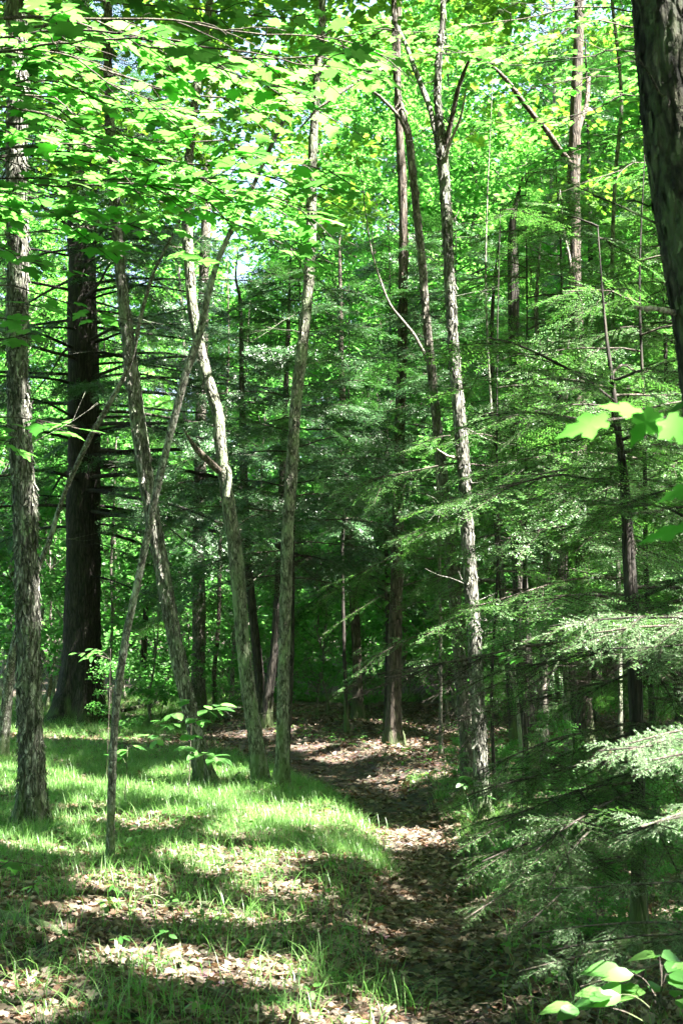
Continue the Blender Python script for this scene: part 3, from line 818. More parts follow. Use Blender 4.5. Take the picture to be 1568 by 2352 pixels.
tP = tree('dark_tree', 'dark furrowed trunk on the litter at the path bend, sunlit at its foot', [(905, 1712, 38), (904, 1640, 35), (906, 1500, 33), (909, 1400, 32), (912, 1300, 30), (915, 1150, 28), (918, 1000, 26), (922, 850, 25), (925, 700, 24), (926, 550, 23), (922, 400, 22), (915, 290, 20), (912, 180, 17), (914, 60, 15)],
          M_DARKBROWN, top=16, flare=.6, flare_h=.25, seg=14, flakes=300, fl=(.09, .02))
tG = tree('grey_tree', 'straight grey brown trunk far behind the bent tree with moss at its foot', [(456, 1648, 36), (456, 1560, 33), (457, 1400, 33), (457, 1250, 31), (460, 1050, 29), (464, 850, 27), (470, 600, 25), (478, 300, 22)], M_GREY, top=16, seg=12)
tree('dark_leaning_tree', 'dark trunk leaning left between the lichened pair', [(607, 1668, 27), (600, 1600, 25), (590, 1500, 24), (578, 1380, 22), (568, 1250, 20), (560, 1080, 18), (556, 900, 14), (552, 700, 9)], M_DARK, top=8, seg=10, canopy=False)
tree('dark_leaning_tree', 'dark trunk leaning right, close beside the slender lichened tree', [(606, 1672, 24), (617, 1590, 23), (630, 1500, 23), (639, 1380, 22), (644, 1230, 20), (650, 1050, 16), (660, 800, 12)], M_DARK, top=8, seg=10, canopy=False)
tree('brown_tree', 'dull brown trunk behind the path, left of the dark furrowed one', [(823, 1655, 28), (820, 1560, 25), (816, 1430, 23), (806, 1300, 22), (795, 1150, 20), (788, 1000, 18), (783, 800, 13), (780, 600, 9)], M_DARKBROWN, top=9, seg=12, canopy=False)
tree('pole_sapling', 'pole thin dark stem just left of the dull brown trunk', [(797, 1682, 10), (793, 1580, 9), (789, 1450, 9), (786, 1300, 8), (790, 1150, 7)], M_DARK, top=7, seg=8, canopy=False)
tree('pale_sapling', 'thin pale sapling lit on its side between the grey trunk and the lichened pair', [(533, 1640, 11), (534, 1540, 10), (540, 1440, 9), (548, 1330, 8), (552, 1200, 7)], M_GREY, top=8, seg=8, canopy=False)
tree('thin_tree', 'thin dark crooked stem right of the far grey trunk', [(498, 1640, 12), (492, 1560, 11), (498, 1480, 11), (503, 1400, 10), (505, 1280, 10), (508, 1100, 9)], M_DARKBROWN, top=9, seg=8, canopy=False)
tree('pale_sapling', 'slim pale stem in the clearing right of the big dark trunk', [(255, 1640, 9), (254, 1540, 8), (258, 1420, 7), (256, 1300, 7), (262, 1150, 6)], M_GREY, top=8, seg=8, canopy=False)
tree('dark_tree', 'broad very dark trunk among the hemlocks right of the peeling tree', [(1222, 1752, 46), (1212, 1650, 43), (1203, 1520, 41), (1195, 1380, 40), (1190, 1250, 37), (1186, 1100, 34), (1182, 900, 30), (1178, 600, 27)], M_DARK, d=15.5, top=6.6, seg=14, canopy=False)
tree('dark_tree', 'narrow dark trunk just left of the broad very dark one', [(1183, 1738, 21), (1176, 1640, 20), (1165, 1500, 19), (1154, 1370, 18), (1143, 1250, 17), (1135, 1080, 16), (1128, 850, 14)], M_DARK, d=17, top=6.5, seg=10, canopy=False)
tree('pale_sapling', 'pale thin leaning sapling crossing in front of the broad very dark trunk', [(1203, 1790, 11), (1192, 1680, 10), (1180, 1560, 10), (1166, 1440, 10), (1153, 1340, 9), (1145, 1230, 9), (1138, 1120, 8)], M_SHAG_PALE, d=13.5, top=7, seg=8, canopy=False)
tree('mossy_tree', 'mossy green brown trunk between two dark ones, in front of the hemlock thicket', [(1251, 1800, 21), (1250, 1680, 20), (1247, 1560, 20), (1250, 1430, 19), (1256, 1320, 18), (1252, 1200, 17), (1244, 1050, 15), (1238, 850, 14)], M_GREY, d=14, top=5.5, seg=10, flakes=200, canopy=False)
tree('mossy_tree', 'mossy trunk farther right, left of the near hemlock', [(1310, 1810, 19), (1303, 1700, 18), (1298, 1580, 18), (1291, 1450, 17), (1287, 1300, 16), (1290, 1100, 15), (1302, 800, 11), (1310, 620, 7)], M_GREY, d=14.5, top=6.2, seg=10, flakes=200, canopy=False)
tC = tree('forked_tree', 'big dark trunk at the upper right throwing a long limb up to the left', [(1345, 1800, 40), (1340, 1500, 38), (1334, 1200, 36), (1328, 900, 34), (1322, 700, 34), (1318, 560, 33), (1315, 420, 33), (1318, 330, 30), (1322, 200, 28), (1328, 80, 26), (1330, 0, 25)], M_DARKBROWN, d=19, top=14, seg=12)
limb_P(tC[0], tC[1], [(1312, 380, 15), (1285, 345, 14), (1258, 305, 13), (1222, 262, 12), (1180, 205, 11), (1150, 172, 9), (1122, 148, 7), (1085, 130, 4)], 19, 18, M_DARKBROWN)
limb_P(tC[0], tC[1], [(1318, 330, 16), (1330, 280, 14), (1345, 240, 12), (1350, 180, 10)], 19, 19.4, M_DARKBROWN)
tree('pale_sapling', 'tall slim pale stem rising past the top at the right, beside the near trunk', [(1425, 1750, 13), (1420, 1400, 12), (1412, 1000, 11), (1405, 700, 10), (1406, 550, 10), (1412, 400, 10), (1426, 250, 10), (1418, 120, 9), (1405, 0, 9)], M_SHAG_PALE, d=13.5, top=9, seg=8, canopy=False)
tree('leaning_tree', 'thin sunlit pale stem leaning left in front of the dark central trunk', [(1012, 1700, 9), (1010, 1400, 8), (1004, 1100, 8), (985, 860, 8), (960, 785, 8), (934, 748, 7), (896, 700, 6), (872, 640, 5), (852, 570, 4), (838, 480, 3), (828, 400, 2), (800, 330, 1)], M_GREY, d=18, seg=8, canopy=False)
tree('leaning_tree', 'dark thin tree leaning right from behind the shaggy left trunk', [(4, 1668, 28), (22, 1560, 25), (45, 1440, 20), (85, 1310, 14), (115, 1240, 12), (150, 1130, 12), (205, 1010, 13), (250, 930, 12), (300, 830, 11), (325, 720, 10), (345, 650, 9), (366, 600, 8), (430, 480, 6), (490, 415, 4), (560, 360, 3)], M_SMOOTH, d=17, d_top=14.2, seg=10, canopy=False, flare=.4, flakes=120, fl=(.05, .015))
tN = tree('furrowed_tree', 'close furrowed trunk filling the upper right corner, blurred', [(1722, 2720, 185), (1715, 2000, 165), (1690, 1500, 156), (1662, 1100, 150), (1634, 820, 150), (1600, 600, 152), (1572, 420, 156), (1556, 300, 158), (1540, 120, 160), (1530, -20, 160), (1518, -250, 158)], M_NEARBARK, d=4.2, top=10, flakes=2600, fl=(.05, .016), seg=72, ring=.02, bump=.02, lift=.15, furrow=.10)
limb_P(tN[0], tN[1], [(1560, 722, 14), (1535, 718, 14), (1500, 711, 12), (1462, 704, 9)], 4.2, 4.0, M_DEADWOOD, 'short pale dead twig')

# ------------------------------------------------------------------ big dark hemlock at the left
pts = [(182, 1638, 92), (186, 1560, 90), (190, 1400, 88), (193, 1200, 84), (193, 1000, 80), (191, 800, 76), (188, 600, 70), (185, 400, 64), (183, 200, 58), (182, 0, 52)]
C, rad = trunk_path(pts, 26.0)
base = np.array([C[0][0], C[0][1], float(ground(C[0][0], C[0][1]))])
big = thing('hemlock_tree', 'huge nearly black old trunk with bare drooping branches at the left', 'tree', base)
mbw, mbn, mbt = MB(), MB(), MB()
cen, rr = add_trunk(mbt, C, rad, .12, 24, .05, .75, .5, 17, lobes_n=6)
ax = lambda z: np.array([np.interp(z, cen[:, 2], cen[:, 0]), np.interp(z, cen[:, 2], cen[:, 1]), z])
r = np.random.default_rng(77)
hemlock_limbs(mbw, mbn, ax, None, 3.4, 16, 95, 5.2, B_FAR, 1.05, .34, r, 0, None, .16, .35, limb_k=1.7)
hemlock_limbs(mbw, mbn, ax, None, 3.6, 12, 46, 6.4, B_FAR, 1.05, .4, r, 0, (-1.1, .6), .22, .4, limb_k=1.7)
hemlock_limbs(mbw, mbn, ax, None, 2.2, 9, 16, 4.4, B_FAR, .9, .4, r, 20, None, .2, limb_k=1.7)
mbt.build('trunk', M_DARK, big, base, True)
mbw.build('branches', M_DARK, big, base)
mbn.build('crown', M_NEEDLE_SHADED, big, base)

# ------------------------------------------------------------------ hemlocks at the right
def hemlock(name, label, base_xy, h, r0, z0, n, Lmax, boughs, size, spacing, seed, mat=M_NEEDLE, bark=M_DARK, dead_below=0, group=None, pts=None, d=None, forced=(), carve=False, droop=.18, tops=None, az=None):
    r = np.random.default_rng(seed)
    if pts is not None:
        C, rad = trunk_path(pts, d)
    else:
        x, y = base_xy
        g = float(ground(x, y))
        zz = np.linspace(0, h, 6)
        C = np.column_stack([x + r.normal(0, .04, 6).cumsum(), y + r.normal(0, .04, 6).cumsum(), g + zz]); C[0, :2] = x, y
        rad = r0 * (1 - .9 * zz / h)
    base = np.array([C[0][0], C[0][1], float(ground(C[0][0], C[0][1]))])
    root = thing(name, label, 'tree', base, group)
    mbt, mbw, mbn = MB(), MB(), MB()
    cen, rr = add_trunk(mbt, C, rad, .14, 12, .08, .5, .2, tops, r=r)
    ax = lambda z: np.array([np.interp(z, cen[:, 2], cen[:, 0]), np.interp(z, cen[:, 2], cen[:, 1]), z])
    hemlock_limbs(mbw, mbn, ax, rr, base[2] + z0, cen[-1, 2], n, Lmax, boughs, size, spacing, r, base[2] + dead_below, az, droop, carve=carve)
    for (px, py, dd, z, bb, sz, sp, t0) in forced:
        tip = at(px, py, dd)
        hem_limb(mbw, mbn, ax(z), tip, .035, .0065, bb, sz, sp, t0, r)
    mbt.build('trunk', bark, root, base, True)
    mbw.build('branches', M_TWIG, root, base)
    mbn.build('crown', mat, root, base)
    return root

hemlock('hemlock_tree', 'young hemlock with straight dark trunk and feathery drooping sprays at the lower right', None, 0, 0, 1.4, 60, 1.9, B_MID, .85, .13, 101,
        pts=[(1466, 2190, 40), (1466, 2000, 38), (1462, 1700, 36), (1455, 1500, 36), (1447, 1350, 34), (1438, 1200, 28), (1432, 1100, 24), (1414, 950, 15), (1402, 850, 11), (1390, 760, 8), (1380, 640, 5), (1372, 520, 2)], d=7.2,
        carve=True, dead_below=1.7, droop=.1,
        forced=[(1065, 1570, 7.6, 1.5, B_NEAR, .9, .11, .2), (1100, 1770, 7.0, 1.15, B_NEAR, .9, .10, .15), (1070, 1830, 6.8, .95, B_NEAR, .9, .09, .15), (1120, 1900, 6.6, .85, B_NEAR, 1.0, .09, .15), (1120, 1985, 6.4, .7, B_NEAR, .9, .10, .15),
                (1190, 1790, 7.6, 1.1, B_NEAR, 1.0, .1, .2), (1230, 1950, 6.1, .8, B_NEAR, .95, .09, .1), (1200, 1880, 7.3, .9, B_NEAR, 1.0, .1, .15), (1150, 2040, 6.5, .6, B_NEAR, .8, .1, .2), (1300, 1900, 7.8, .9, B_NEAR, 1.0, .1, .15),
                (1055, 2105, 6.1, .5, B_NEAR, .5, .12, .3), (1260, 2040, 5.9, .75, B_NEAR, .7, .09, .35), (1180, 2140, 6.2, .5, B_NEAR, .6, .12, .3), (1270, 1640, 7.6, 1.4, B_NEAR, .9, .11, .2), (1560, 1800, 7.6, 1.2, B_NEAR, .9, .11, .2), (1570, 2050, 7.0, .8, B_NEAR, .9, .1, .2), (1555, 1620, 7.4, 1.5, B_NEAR, .9, .11, .2)])
hemlock('hemlock_tree', 'small hemlock whose bright sprays reach in from the right edge', (2.25, 5.4), 3.0, .035, 2.4, 3, .5, B_NEAR, .9, .12, 202, mat=M_NEEDLE_SUNLIT, carve=True,
        forced=[(1262, 1434, 5.6, 1.55, B_NEAR, .8, .05, .25), (1350, 1455, 5.5, 1.55, B_NEAR, .8, .05, .25), (1400, 1490, 5.3, 1.5, B_NEAR, .75, .055, .25), (1470, 1430, 5.8, 1.7, B_NEAR, .85, .055, .2), (1500, 1470, 5.5, 1.6, B_NEAR, .8, .06, .2),
                (1372, 1722, 4.8, 1.15, B_NEAR, .65, .045, .25), (1430, 1700, 4.9, 1.2, B_NEAR, .65, .05, .25), (1470, 1750, 4.7, 1.1, B_NEAR, .62, .05, .25), (1520, 1715, 4.85, 1.15, B_NEAR, .65, .055, .2),
                (1388, 1905, 4.4, 1.0, B_NEAR, .45, .045, .4), (1470, 1930, 4.3, 1.0, B_NEAR, .42, .05, .4), (1258, 2040, 5.8, .55, B_NEAR, .5, .06, .45),
                (1188, 2222, 5.4, .42, B_NEAR, .5, .06, .25), (1215, 2150, 5.6, .5, B_NEAR, .5, .07, .3), (1260, 2180, 5.3, .42, B_NEAR, .5, .06, .25), (1330, 2260, 5.0, .4, B_NEAR, .5, .07, .3)])
hemlock('hemlock_tree', 'feathery bright green hemlock behind the young straight one, upper right', (2.3, 10.5), 5.2, .03, 1.1, 40, 2.2, B_MID, 1.0, .2, 303, carve=True, dead_below=1.8)
hemlock('hemlock_tree', 'hemlock with spreading pale sprays just right of the peeling tree', (1.75, 13.6), 6.1, .03, 1.2, 46, 2.3, B_MID, 1.15, .24, 404, carve=True, dead_below=2.2)
hemlock('hemlock_tree', 'tall hemlock at the right edge behind the near trunk', (3.3, 13.2), 6.4, .04, 1.2, 44, 2.5, B_MID, 1.2, .24, 505, carve=True, dead_below=2.2)
hemlock('hemlock_tree', 'slim hemlock standing right behind the peeling trunk', (1.36, 12.7), 5.4, .018, 1.9, 30, 1.7, B_MID, 1.1, .2, 411, carve=True, dead_below=2.6)
hemlock('hemlock_tree', 'hemlock behind the mossy trunks with sprays down to the litter', (2.75, 16.8), 7.2, .05, .9, 40, 2.5, B_FAR, .75, .28, 515, carve=True, dead_below=1.6)
hemlock('hemlock_tree', 'dark hemlock deep in the thicket at the right edge', (4.6, 19.5), 8.3, .07, .9, 54, 2.7, B_FAR, .9, .26, 525, carve=True, dead_below=2.0)
hemlock('hemlock_tree', 'dark drooping hemlock in the shade behind the slender lichened tree', (-.72, 18.5), 7.0, .04, 2.4, 48, 2.5, B_FAR, .85, .23, 606, mat=M_NEEDLE_SHADED, carve=True, dead_below=2.8)
hemlock('hemlock_tree', 'dark hemlock filling the shade behind the dim green tinged trunk', (1.75, 20.3), 7.6, .05, 2.2, 54, 2.8, B_FAR, .9, .25, 707, mat=M_NEEDLE_SHADED, carve=True, dead_below=2.8)
hemlock('hemlock_tree', 'shady hemlock filling the middle behind the path bend', (.75, 23.5), 8.4, .05, 2.4, 50, 2.6, B_FAR, .95, .27, 717, mat=M_NEEDLE_SHADED, dead_below=3.0)

#@@MAPLE
# ------------------------------------------------------------------ maple boughs
def maple_bough(mbw, mbl, pts, r0, r, leaf=.11, twig=(.35, .8), spacing=.2, t0=.15, tmpl=MAPLE, carve=True, dens=1.0):
    D = np.asarray(pts, float)
    L = np.linalg.norm(np.diff(D, axis=0), axis=1).sum()
    n = max(8, int(L / .12))
    C = spline(D, n)
    C += np.cumsum(r.normal(0, .006, C.shape), axis=0)
    t = np.linspace(0, 1, n)
    tube(mbw, C, r0 * .55 * (1 - .88 * t) + .0015, 6, .05, r)
    T = unit(np.gradient(C, axis=0))
    P, TT = [], []
    k = 0
    for f in np.arange(t0, 1.0001, spacing / L):
        i = min(int(f * (n - 1)), n - 2)
        k += 1
        for sd in (1, -1):
            if r.uniform() > .8 * dens: continue
            a = sd * r.normal(.85, .2)
            d = T[i]; sv = unit(np.cross([0, 0, 1.0], d))
            dd = unit(d * math.cos(a) + sv * math.sin(a) + np.array([0, 0, r.normal(-.02, .12)]))
            ln = r.uniform(*twig) * (1.1 - .5 * f)
            m = max(4, int(ln / .07))
            s = np.linspace(0, 1, m)
            bend = np.array([0, 0, -.12 * ln])
            c = C[i] + dd * (s * ln)[:, None] + bend * (s ** 2)[:, None] + np.cumsum(r.normal(0, .006, (m, 3)), axis=0)
            tube(mbw, c, .0035 * (1 - .7 * s) + .001, 4, 0, r)
            for j in np.arange(.25, 1.01, .11 / ln):
                q = min(int(j * (m - 1)), m - 1)
                for s2 in (1, -1):
                    if r.uniform() > .85: continue
                    sv2 = unit(np.cross([0, 0, 1.0], dd))
                    a2 = s2 * r.uniform(.4, 1.3)
                    d2 = unit(dd * math.cos(a2) + sv2 * math.sin(a2) + np.array([0, 0, r.normal(-.05, .15)]))
                    pl = r.uniform(.03, .07)
                    P.append(c[q] + d2 * pl); TT.append(d2)
    P, TT = np.array(P), np.array(TT)
    scatter_leaves(mbl, tmpl, P, leaf, .16, .12, r, TT, carve=carve)
r = np.random.default_rng(42)
base = np.array([-3.3, 8.2, float(ground(-3.3, 8.2))])
mp = thing('maple_tree', 'maple whose glowing flat layers of large leaves hang across the upper left', 'tree', base)
mbt, mbw, mbl = MB(), MB(), MB()
zz = np.linspace(0, 7.2, 7)
C = np.column_stack([base[0] + np.array([0, .05, .02, .1, .16, .2, .3]), base[1] + np.array([0, .03, .1, .06, -.05, -.1, -.1]), base[2] + zz])
mcen, mrr = add_trunk(mbt, C, .075 * (1 - .8 * zz / 7.2), .12, 12, .06)
def from_trunk(z, *P):
    c = np.array([np.interp(z, mcen[:, 2], mcen[:, 0]), np.interp(z, mcen[:, 2], mcen[:, 1]), z])
    return [c] + [at(*p) for p in P]
for z, P, r0, lf in [(4.9, [(60, 40, 8.0), (330, 110, 7.9), (600, 135, 7.8), (880, 120, 7.6)], .022, .12),
                     (4.7, [(60, 120, 7.6), (280, 215, 7.5), (430, 290, 7.4)], .018, .12),
                     (4.9, [(40, -10, 8.6), (300, 10, 8.8), (560, 25, 9), (760, 40, 9)], .02, .12),
                     (4.5, [(60, 210, 7.3), (180, 260, 7.1), (300, 300, 7.0), (370, 310, 7)], .016, .12),
                     (4.6, [(90, 150, 8.2), (380, 200, 8.4), (640, 240, 8.2), (830, 255, 8.1)], .02, .115),
                     (4.4, [(90, 280, 8.2), (330, 350, 8.2), (560, 380, 8.1), (760, 410, 8.0)], .018, .11),
                     (4.3, [(200, 360, 7.9), (440, 430, 7.8), (620, 480, 7.8), (740, 530, 7.7)], .016, .105),
                     (4.2, [(330, 420, 7.6), (500, 500, 7.5), (640, 560, 7.5), (740, 615, 7.4)], .014, .10),
                     (4.0, [(20, 420, 7.2), (110, 470, 7.1), (220, 510, 7.1)], .012, .12),
                     (4.8, [(200, 70, 7.0), (480, 90, 6.9), (700, 130, 6.9), (850, 150, 6.9)], .018, .12),
                     (4.9, [(120, 60, 7.2), (380, 95, 7.0), (560, 170, 6.9), (700, 210, 6.9)], .018, .12),
                     (5.0, [(250, 30, 7.6), (520, 60, 7.4), (740, 70, 7.3), (860, 130, 7.2)], .018, .115),
                     (4.5, [(60, 180, 7.9), (250, 240, 8.0), (420, 260, 8.0), (520, 240, 8)], .014, .115),
                     (4.4, [(40, 240, 6.9), (170, 300, 6.8), (290, 340, 6.8)], .012, .12),
                     (4.2, [(120, 330, 7.6), (300, 390, 7.5), (430, 400, 7.5), (560, 450, 7.5)], .014, .11),
                     (4.3, [(420, 330, 7.9), (560, 350, 7.9), (700, 380, 7.8), (850, 420, 7.8)], .012, .10),
                     (4.3, [(450, 400, 7.6), (580, 450, 7.5), (680, 490, 7.5), (760, 560, 7.5)], .012, .10),
                     (3.8, [(300, 540, 7.4), (400, 600, 7.3), (470, 640, 7.3)], .008, .09)]:
    maple_bough(mbw, mbl, from_trunk(z, *P), r0, r, lf * r.uniform(.95, 1.25), spacing=.22, dens=.9, t0=.42)
mbt.build('trunk', M_GREY, mp, base, True)
mbw.build('branches', M_TWIG, mp, base)
mbl.build('crown', M_MAPLE, mp, base)

base = np.array([-2.3, 6.6, float(ground(-2.3, 6.6))])
mp2 = thing('maple_sapling', 'maple sapling with a few sprigs of leaves reaching in low at the left edge', 'sapling', base)
mbt, mbw, mbl = MB(), MB(), MB()
zz = np.linspace(0, 4.2, 6)
C = np.column_stack([base[0] + .05 * np.sin(zz), base[1] + 0 * zz, base[2] + zz])
mcen, mrr = add_trunk(mbt, C, .022 * (1 - .75 * zz / 4.2), .12, 8, .05)
for z, P, r0, lf in [(2.6, [(-40, 950, 6.4), (90, 955, 6.4), (230, 985, 6.4)], .007, .10), (2.9, [(-30, 700, 6.6), (60, 690, 6.6), (110, 720, 6.6)], .007, .12), (3.1, [(-30, 650, 6.6), (150, 690, 6.8), (330, 730, 7.0)], .008, .095),
                     (2.5, [(-30, 1010, 6.3), (30, 1020, 6.3), (60, 1070, 6.3)], .005, .10), (2.8, [(-20, 790, 6.6), (50, 780, 6.6), (110, 800, 6.6)], .005, .1), (3.3, [(-20, 560, 6.7), (50, 590, 6.7), (110, 600, 6.7)], .006, .11),
                     (1.2, [(-60, 1985, 5.6), (20, 1985, 5.5), (90, 2000, 5.5)], .005, .12)]:
    maple_bough(mbw, mbl, from_trunk(z, *P), r0, r, lf, (.12, .3), .2, .45, dens=.75)
mbt.build('trunk', M_GREY, mp2, base, True)
mbw.build('branches', M_TWIG, mp2, base)
mbl.build('crown', M_MAPLE, mp2, base)

base = np.array([1.35, 2.9, float(ground(1.35, 2.9))])
mp3 = thing('maple_sapling', 'near maple sapling with large blurred yellow green leaves at the right edge', 'sapling', base)
mbt, mbw, mbl = MB(), MB(), MB()
zz = np.linspace(0, 3.2, 6)
C = np.column_stack([base[0] + .03 * np.sin(zz), base[1] + 0 * zz, base[2] + zz])
mcen, mrr = add_trunk(mbt, C, .018 * (1 - .75 * zz / 3.2), .1, 8, .05)
def near_leaves(twig_pts, leaves, z):
    S = spline(np.array(from_trunk(z, *twig_pts)), 16)
    tube(mbw, S, np.linspace(.006, .0015, 16), 5, 0)
    for (p0, p1, d, s, nz) in leaves:
        a, b = at(*p0, d), at(*p1, d + .02)
        tube(mbw, spline(np.array([S[-1] * .6 + a * .4, a]), 4), .0012, 4, 0)
        T = b - a
        inst(mbl, MAPLE, a[None], frames(T[None], unit(np.array([[nz[0], nz[1], 1.0]]))) * np.linalg.norm(T))
near_leaves([(1600, 960, 2.7), (1520, 960, 2.65), (1470, 955, 2.6)],
            [((1390, 965), (1268, 1000), 2.55, .1, (.2, 0.26)), ((1470, 950), (1370, 925), 2.6, .1, (.1, 0.17)), ((1500, 945), (1440, 1025), 2.5, .1, (.1, 0.28)), ((1520, 925), (1480, 890), 2.75, .1, (-.2, 0.14)), ((1530, 960), (1600, 1030), 2.55, .1, (-.2, 0.23)), ((1540, 940), (1620, 905), 2.7, .1, (.1, 0.23)), ((1500, 960), (1545, 1015), 2.62, .1, (-.1, 0.28))], 2.0)
near_leaves([(1640, 1120, 2.6), (1600, 1120, 2.6)], [((1590, 1120), (1505, 1150), 2.6, .1, (.1, 0.28)), ((1600, 1110), (1540, 1095), 2.7, .1, (.1, 0.19))], 1.86)
near_leaves([(1680, 1215, 2.5), (1620, 1215, 2.5)], [((1570, 1212), (1455, 1245), 2.5, .1, (.05, 0.21))], 1.8)
mbt.build('trunk', M_GREY, mp3, base, True)
mbw.build('branches', M_TWIG, mp3, base)
mbl.build('crown', M_MAPLE, mp3, base)

# maple leaves high in front at the top centre and right
base = np.array([4.6, 13.6, float(ground(4.6, 13.6))])
mp4 = thing('maple_tree', 'maple hanging bright overexposed leaves along the top right of centre', 'tree', base)
mbt, mbw, mbl = MB(), MB(), MB()
zz = np.linspace(0, 11, 8)
C = np.column_stack([base[0] + .1 * np.sin(zz * .6), base[1] + .08 * zz * 0, base[2] + zz])
mcen, mrr = add_trunk(mbt, C, .11 * (1 - .8 * zz / 11), .14, 10, .06)
for z, P in [(6.9, [(1430, 60, 12.6), (1250, 90, 12.3), (1050, 120, 12.2), (880, 130, 12.2)]), (7.1, [(1430, 20, 13), (1200, 40, 12.8), (1000, 70, 12.6), (860, 60, 12.5)]), (6.8, [(1460, 120, 12), (1330, 130, 12), (1180, 150, 12), (1060, 140, 12)]), (7.2, [(1440, -20, 13), (1300, 10, 13), (1150, 10, 13)]),
             (6.4, [(1480, 220, 13), (1380, 240, 12.8), (1260, 270, 12.6), (1150, 290, 12.6)]), (6.2, [(1490, 300, 13.4), (1400, 330, 13.4), (1290, 350, 13.4), (1200, 390, 13.4)]), (6.6, [(1440, 180, 14.2), (1300, 190, 14.2), (1150, 220, 14.2), (1060, 230, 14.2)]), (6.0, [(1500, 380, 12.4), (1430, 400, 12.2), (1340, 430, 12)])]:
    maple_bough(mbw, mbl, from_trunk(z, *P), .018, r, .095, (.4, .8), .22, .2, tmpl=MAPLE)
mbt.build('trunk', M_GREY, mp4, base, True)
mbw.build('branches', M_TWIG, mp4, base)
mbl.build('crown', M_MAPLE, mp4, base)

# ------------------------------------------------------------------ small leafy plants with leaves one can count
def leafy_sapling(name, label, base_px, sprigs, mat, leaf, tmpl=OVAL, d=None, seed=1, stem_r=.006, cat='sapling', face=0.0):
    r = np.random.default_rng(seed)
    b = hit(*base_px) if d is None else at(*base_px, d)
    b[2] = float(ground(b[0], b[1]))
    root = thing(name, label, cat, b)
    mbs, mbl = MB(), MB()
    top = max(at(px, py, dd)[2] for px, py, dd, n in sprigs)
    st = np.array([b + np.array([0, 0, -.02]), b + np.array([.02, 0, (top - b[2]) * .5]), np.array([b[0] + .03, b[1], top])])
    S = spline(st, 14); tube(mbs, S, np.linspace(stem_r, .002, 14), 6, .05, r)
    for px, py, dd, n in sprigs:
        e = at(px, py, dd)
        k = np.argmin(np.abs(S[:, 2] - (e[2] - .06)))
        c = spline(np.array([S[k], (S[k] + e) / 2 + [0, 0, .03], e]), 10)
        tube(mbs, c, np.linspace(.003, .0012, 10), 4, 0, r)
        d0 = unit(c[-1] - c[4]); sv = unit(np.cross([0, 0, 1.0], d0))
        P, T = [], []
        for j in range(n):
            f = 9 - (j // 2) * 2 if j else 9
            f = max(f, 2); sd = 1 if j % 2 else -1
            a = 0 if j == 0 else sd * r.uniform(.5, 1.1)
            dd2 = d0 * math.cos(a) + sv * math.sin(a) + np.array([0, 0, r.normal(-.05, .12)])
            P.append(c[f] + dd2 * .01); T.append(dd2)
        if face:
            P, T = np.array(P), unit(np.array(T))
            N = unit(np.column_stack([r.normal(0, .25, len(P)), r.normal(-face, .2, len(P)), np.ones(len(P))]))
            inst(mbl, tmpl, P, frames(T, N) * (leaf * r.uniform(.75, 1.15, len(P)))[:, None, None])
        else: scatter_leaves(mbl, tmpl, np.array(P), leaf, .22, .12, r, np.array(T))
    mbs.build('stem', M_TWIG, root, b)
    mbl.build('leaves', mat, root, b)
    return root
leafy_sapling('beech_seedling', 'leafy seedling with two tiers of oval leaves before the foot of the bent tree', (432, 1800), [(395, 1640, 13.3, 4), (430, 1610, 13.6, 5), (500, 1630, 13.2, 6), (520, 1622, 13, 4), (390, 1665, 13.2, 4), (360, 1700, 13, 4), (440, 1690, 13.4, 5), (480, 1735, 13.0, 7), (420, 1720, 12.9, 7), (505, 1740, 13, 4), (370, 1655, 13.6, 5), (340, 1690, 13.4, 4), (455, 1655, 13.4, 5)], M_UNDER, .14, oval_template(.6), d=13.6, seed=8)
leafy_sapling('beech_seedling', 'low sprig of leaves beside the very thin leaning sapling', (285, 1790), [(290, 1725, 12.6, 6), (310, 1715, 12.6, 4), (275, 1740, 12.6, 4)], M_UNDER, .12, d=12.6, seed=9)
leafy_sapling('beech_seedling', 'spindly seedling with a flat leafy top against the huge dark trunk', (245, 1735), [(180, 1500, 15.5, 6), (215, 1490, 15.5, 6), (200, 1510, 15.4, 5), (225, 1500, 15.6, 4)], M_UNDER, .11, d=15.5, seed=10)
leafy_sapling('hobblebush_plant', 'broad leaved plant with big pale oval leaves at the bottom right corner', (1500, 2420), [(1440, 2235, 4.7, 4), (1540, 2245, 4.6, 5), (1400, 2285, 4.6, 4), (1480, 2280, 4.7, 4), (1510, 2200, 4.7, 3), (1560, 2300, 4.6, 4), (1330, 2315, 4.6, 3)], M_PLANT, .12, oval_template(.6, .2, .3), d=4.6, seed=11, cat='plant', face=.45)
leafy_sapling('maple_seedling', 'teal tinged seedling leaves hanging in front of the narrow dark trunk', (1195, 1790), [(1190, 1510, 11, 5), (1160, 1500, 11, 4), (1215, 1530, 11, 4)], M_UNDER, .13, MAPLE, d=11, seed=12)
leafy_sapling('beech_seedling', 'leafy seedling at the foot of the dim green tinged trunk', (1080, 1850), [(1065, 1785, 12.4, 6), (1090, 1795, 12.4, 5), (1060, 1800, 12.3, 5), (1120, 1830, 12.2, 5)], M_UNDER, .11, d=12.5, seed=13)

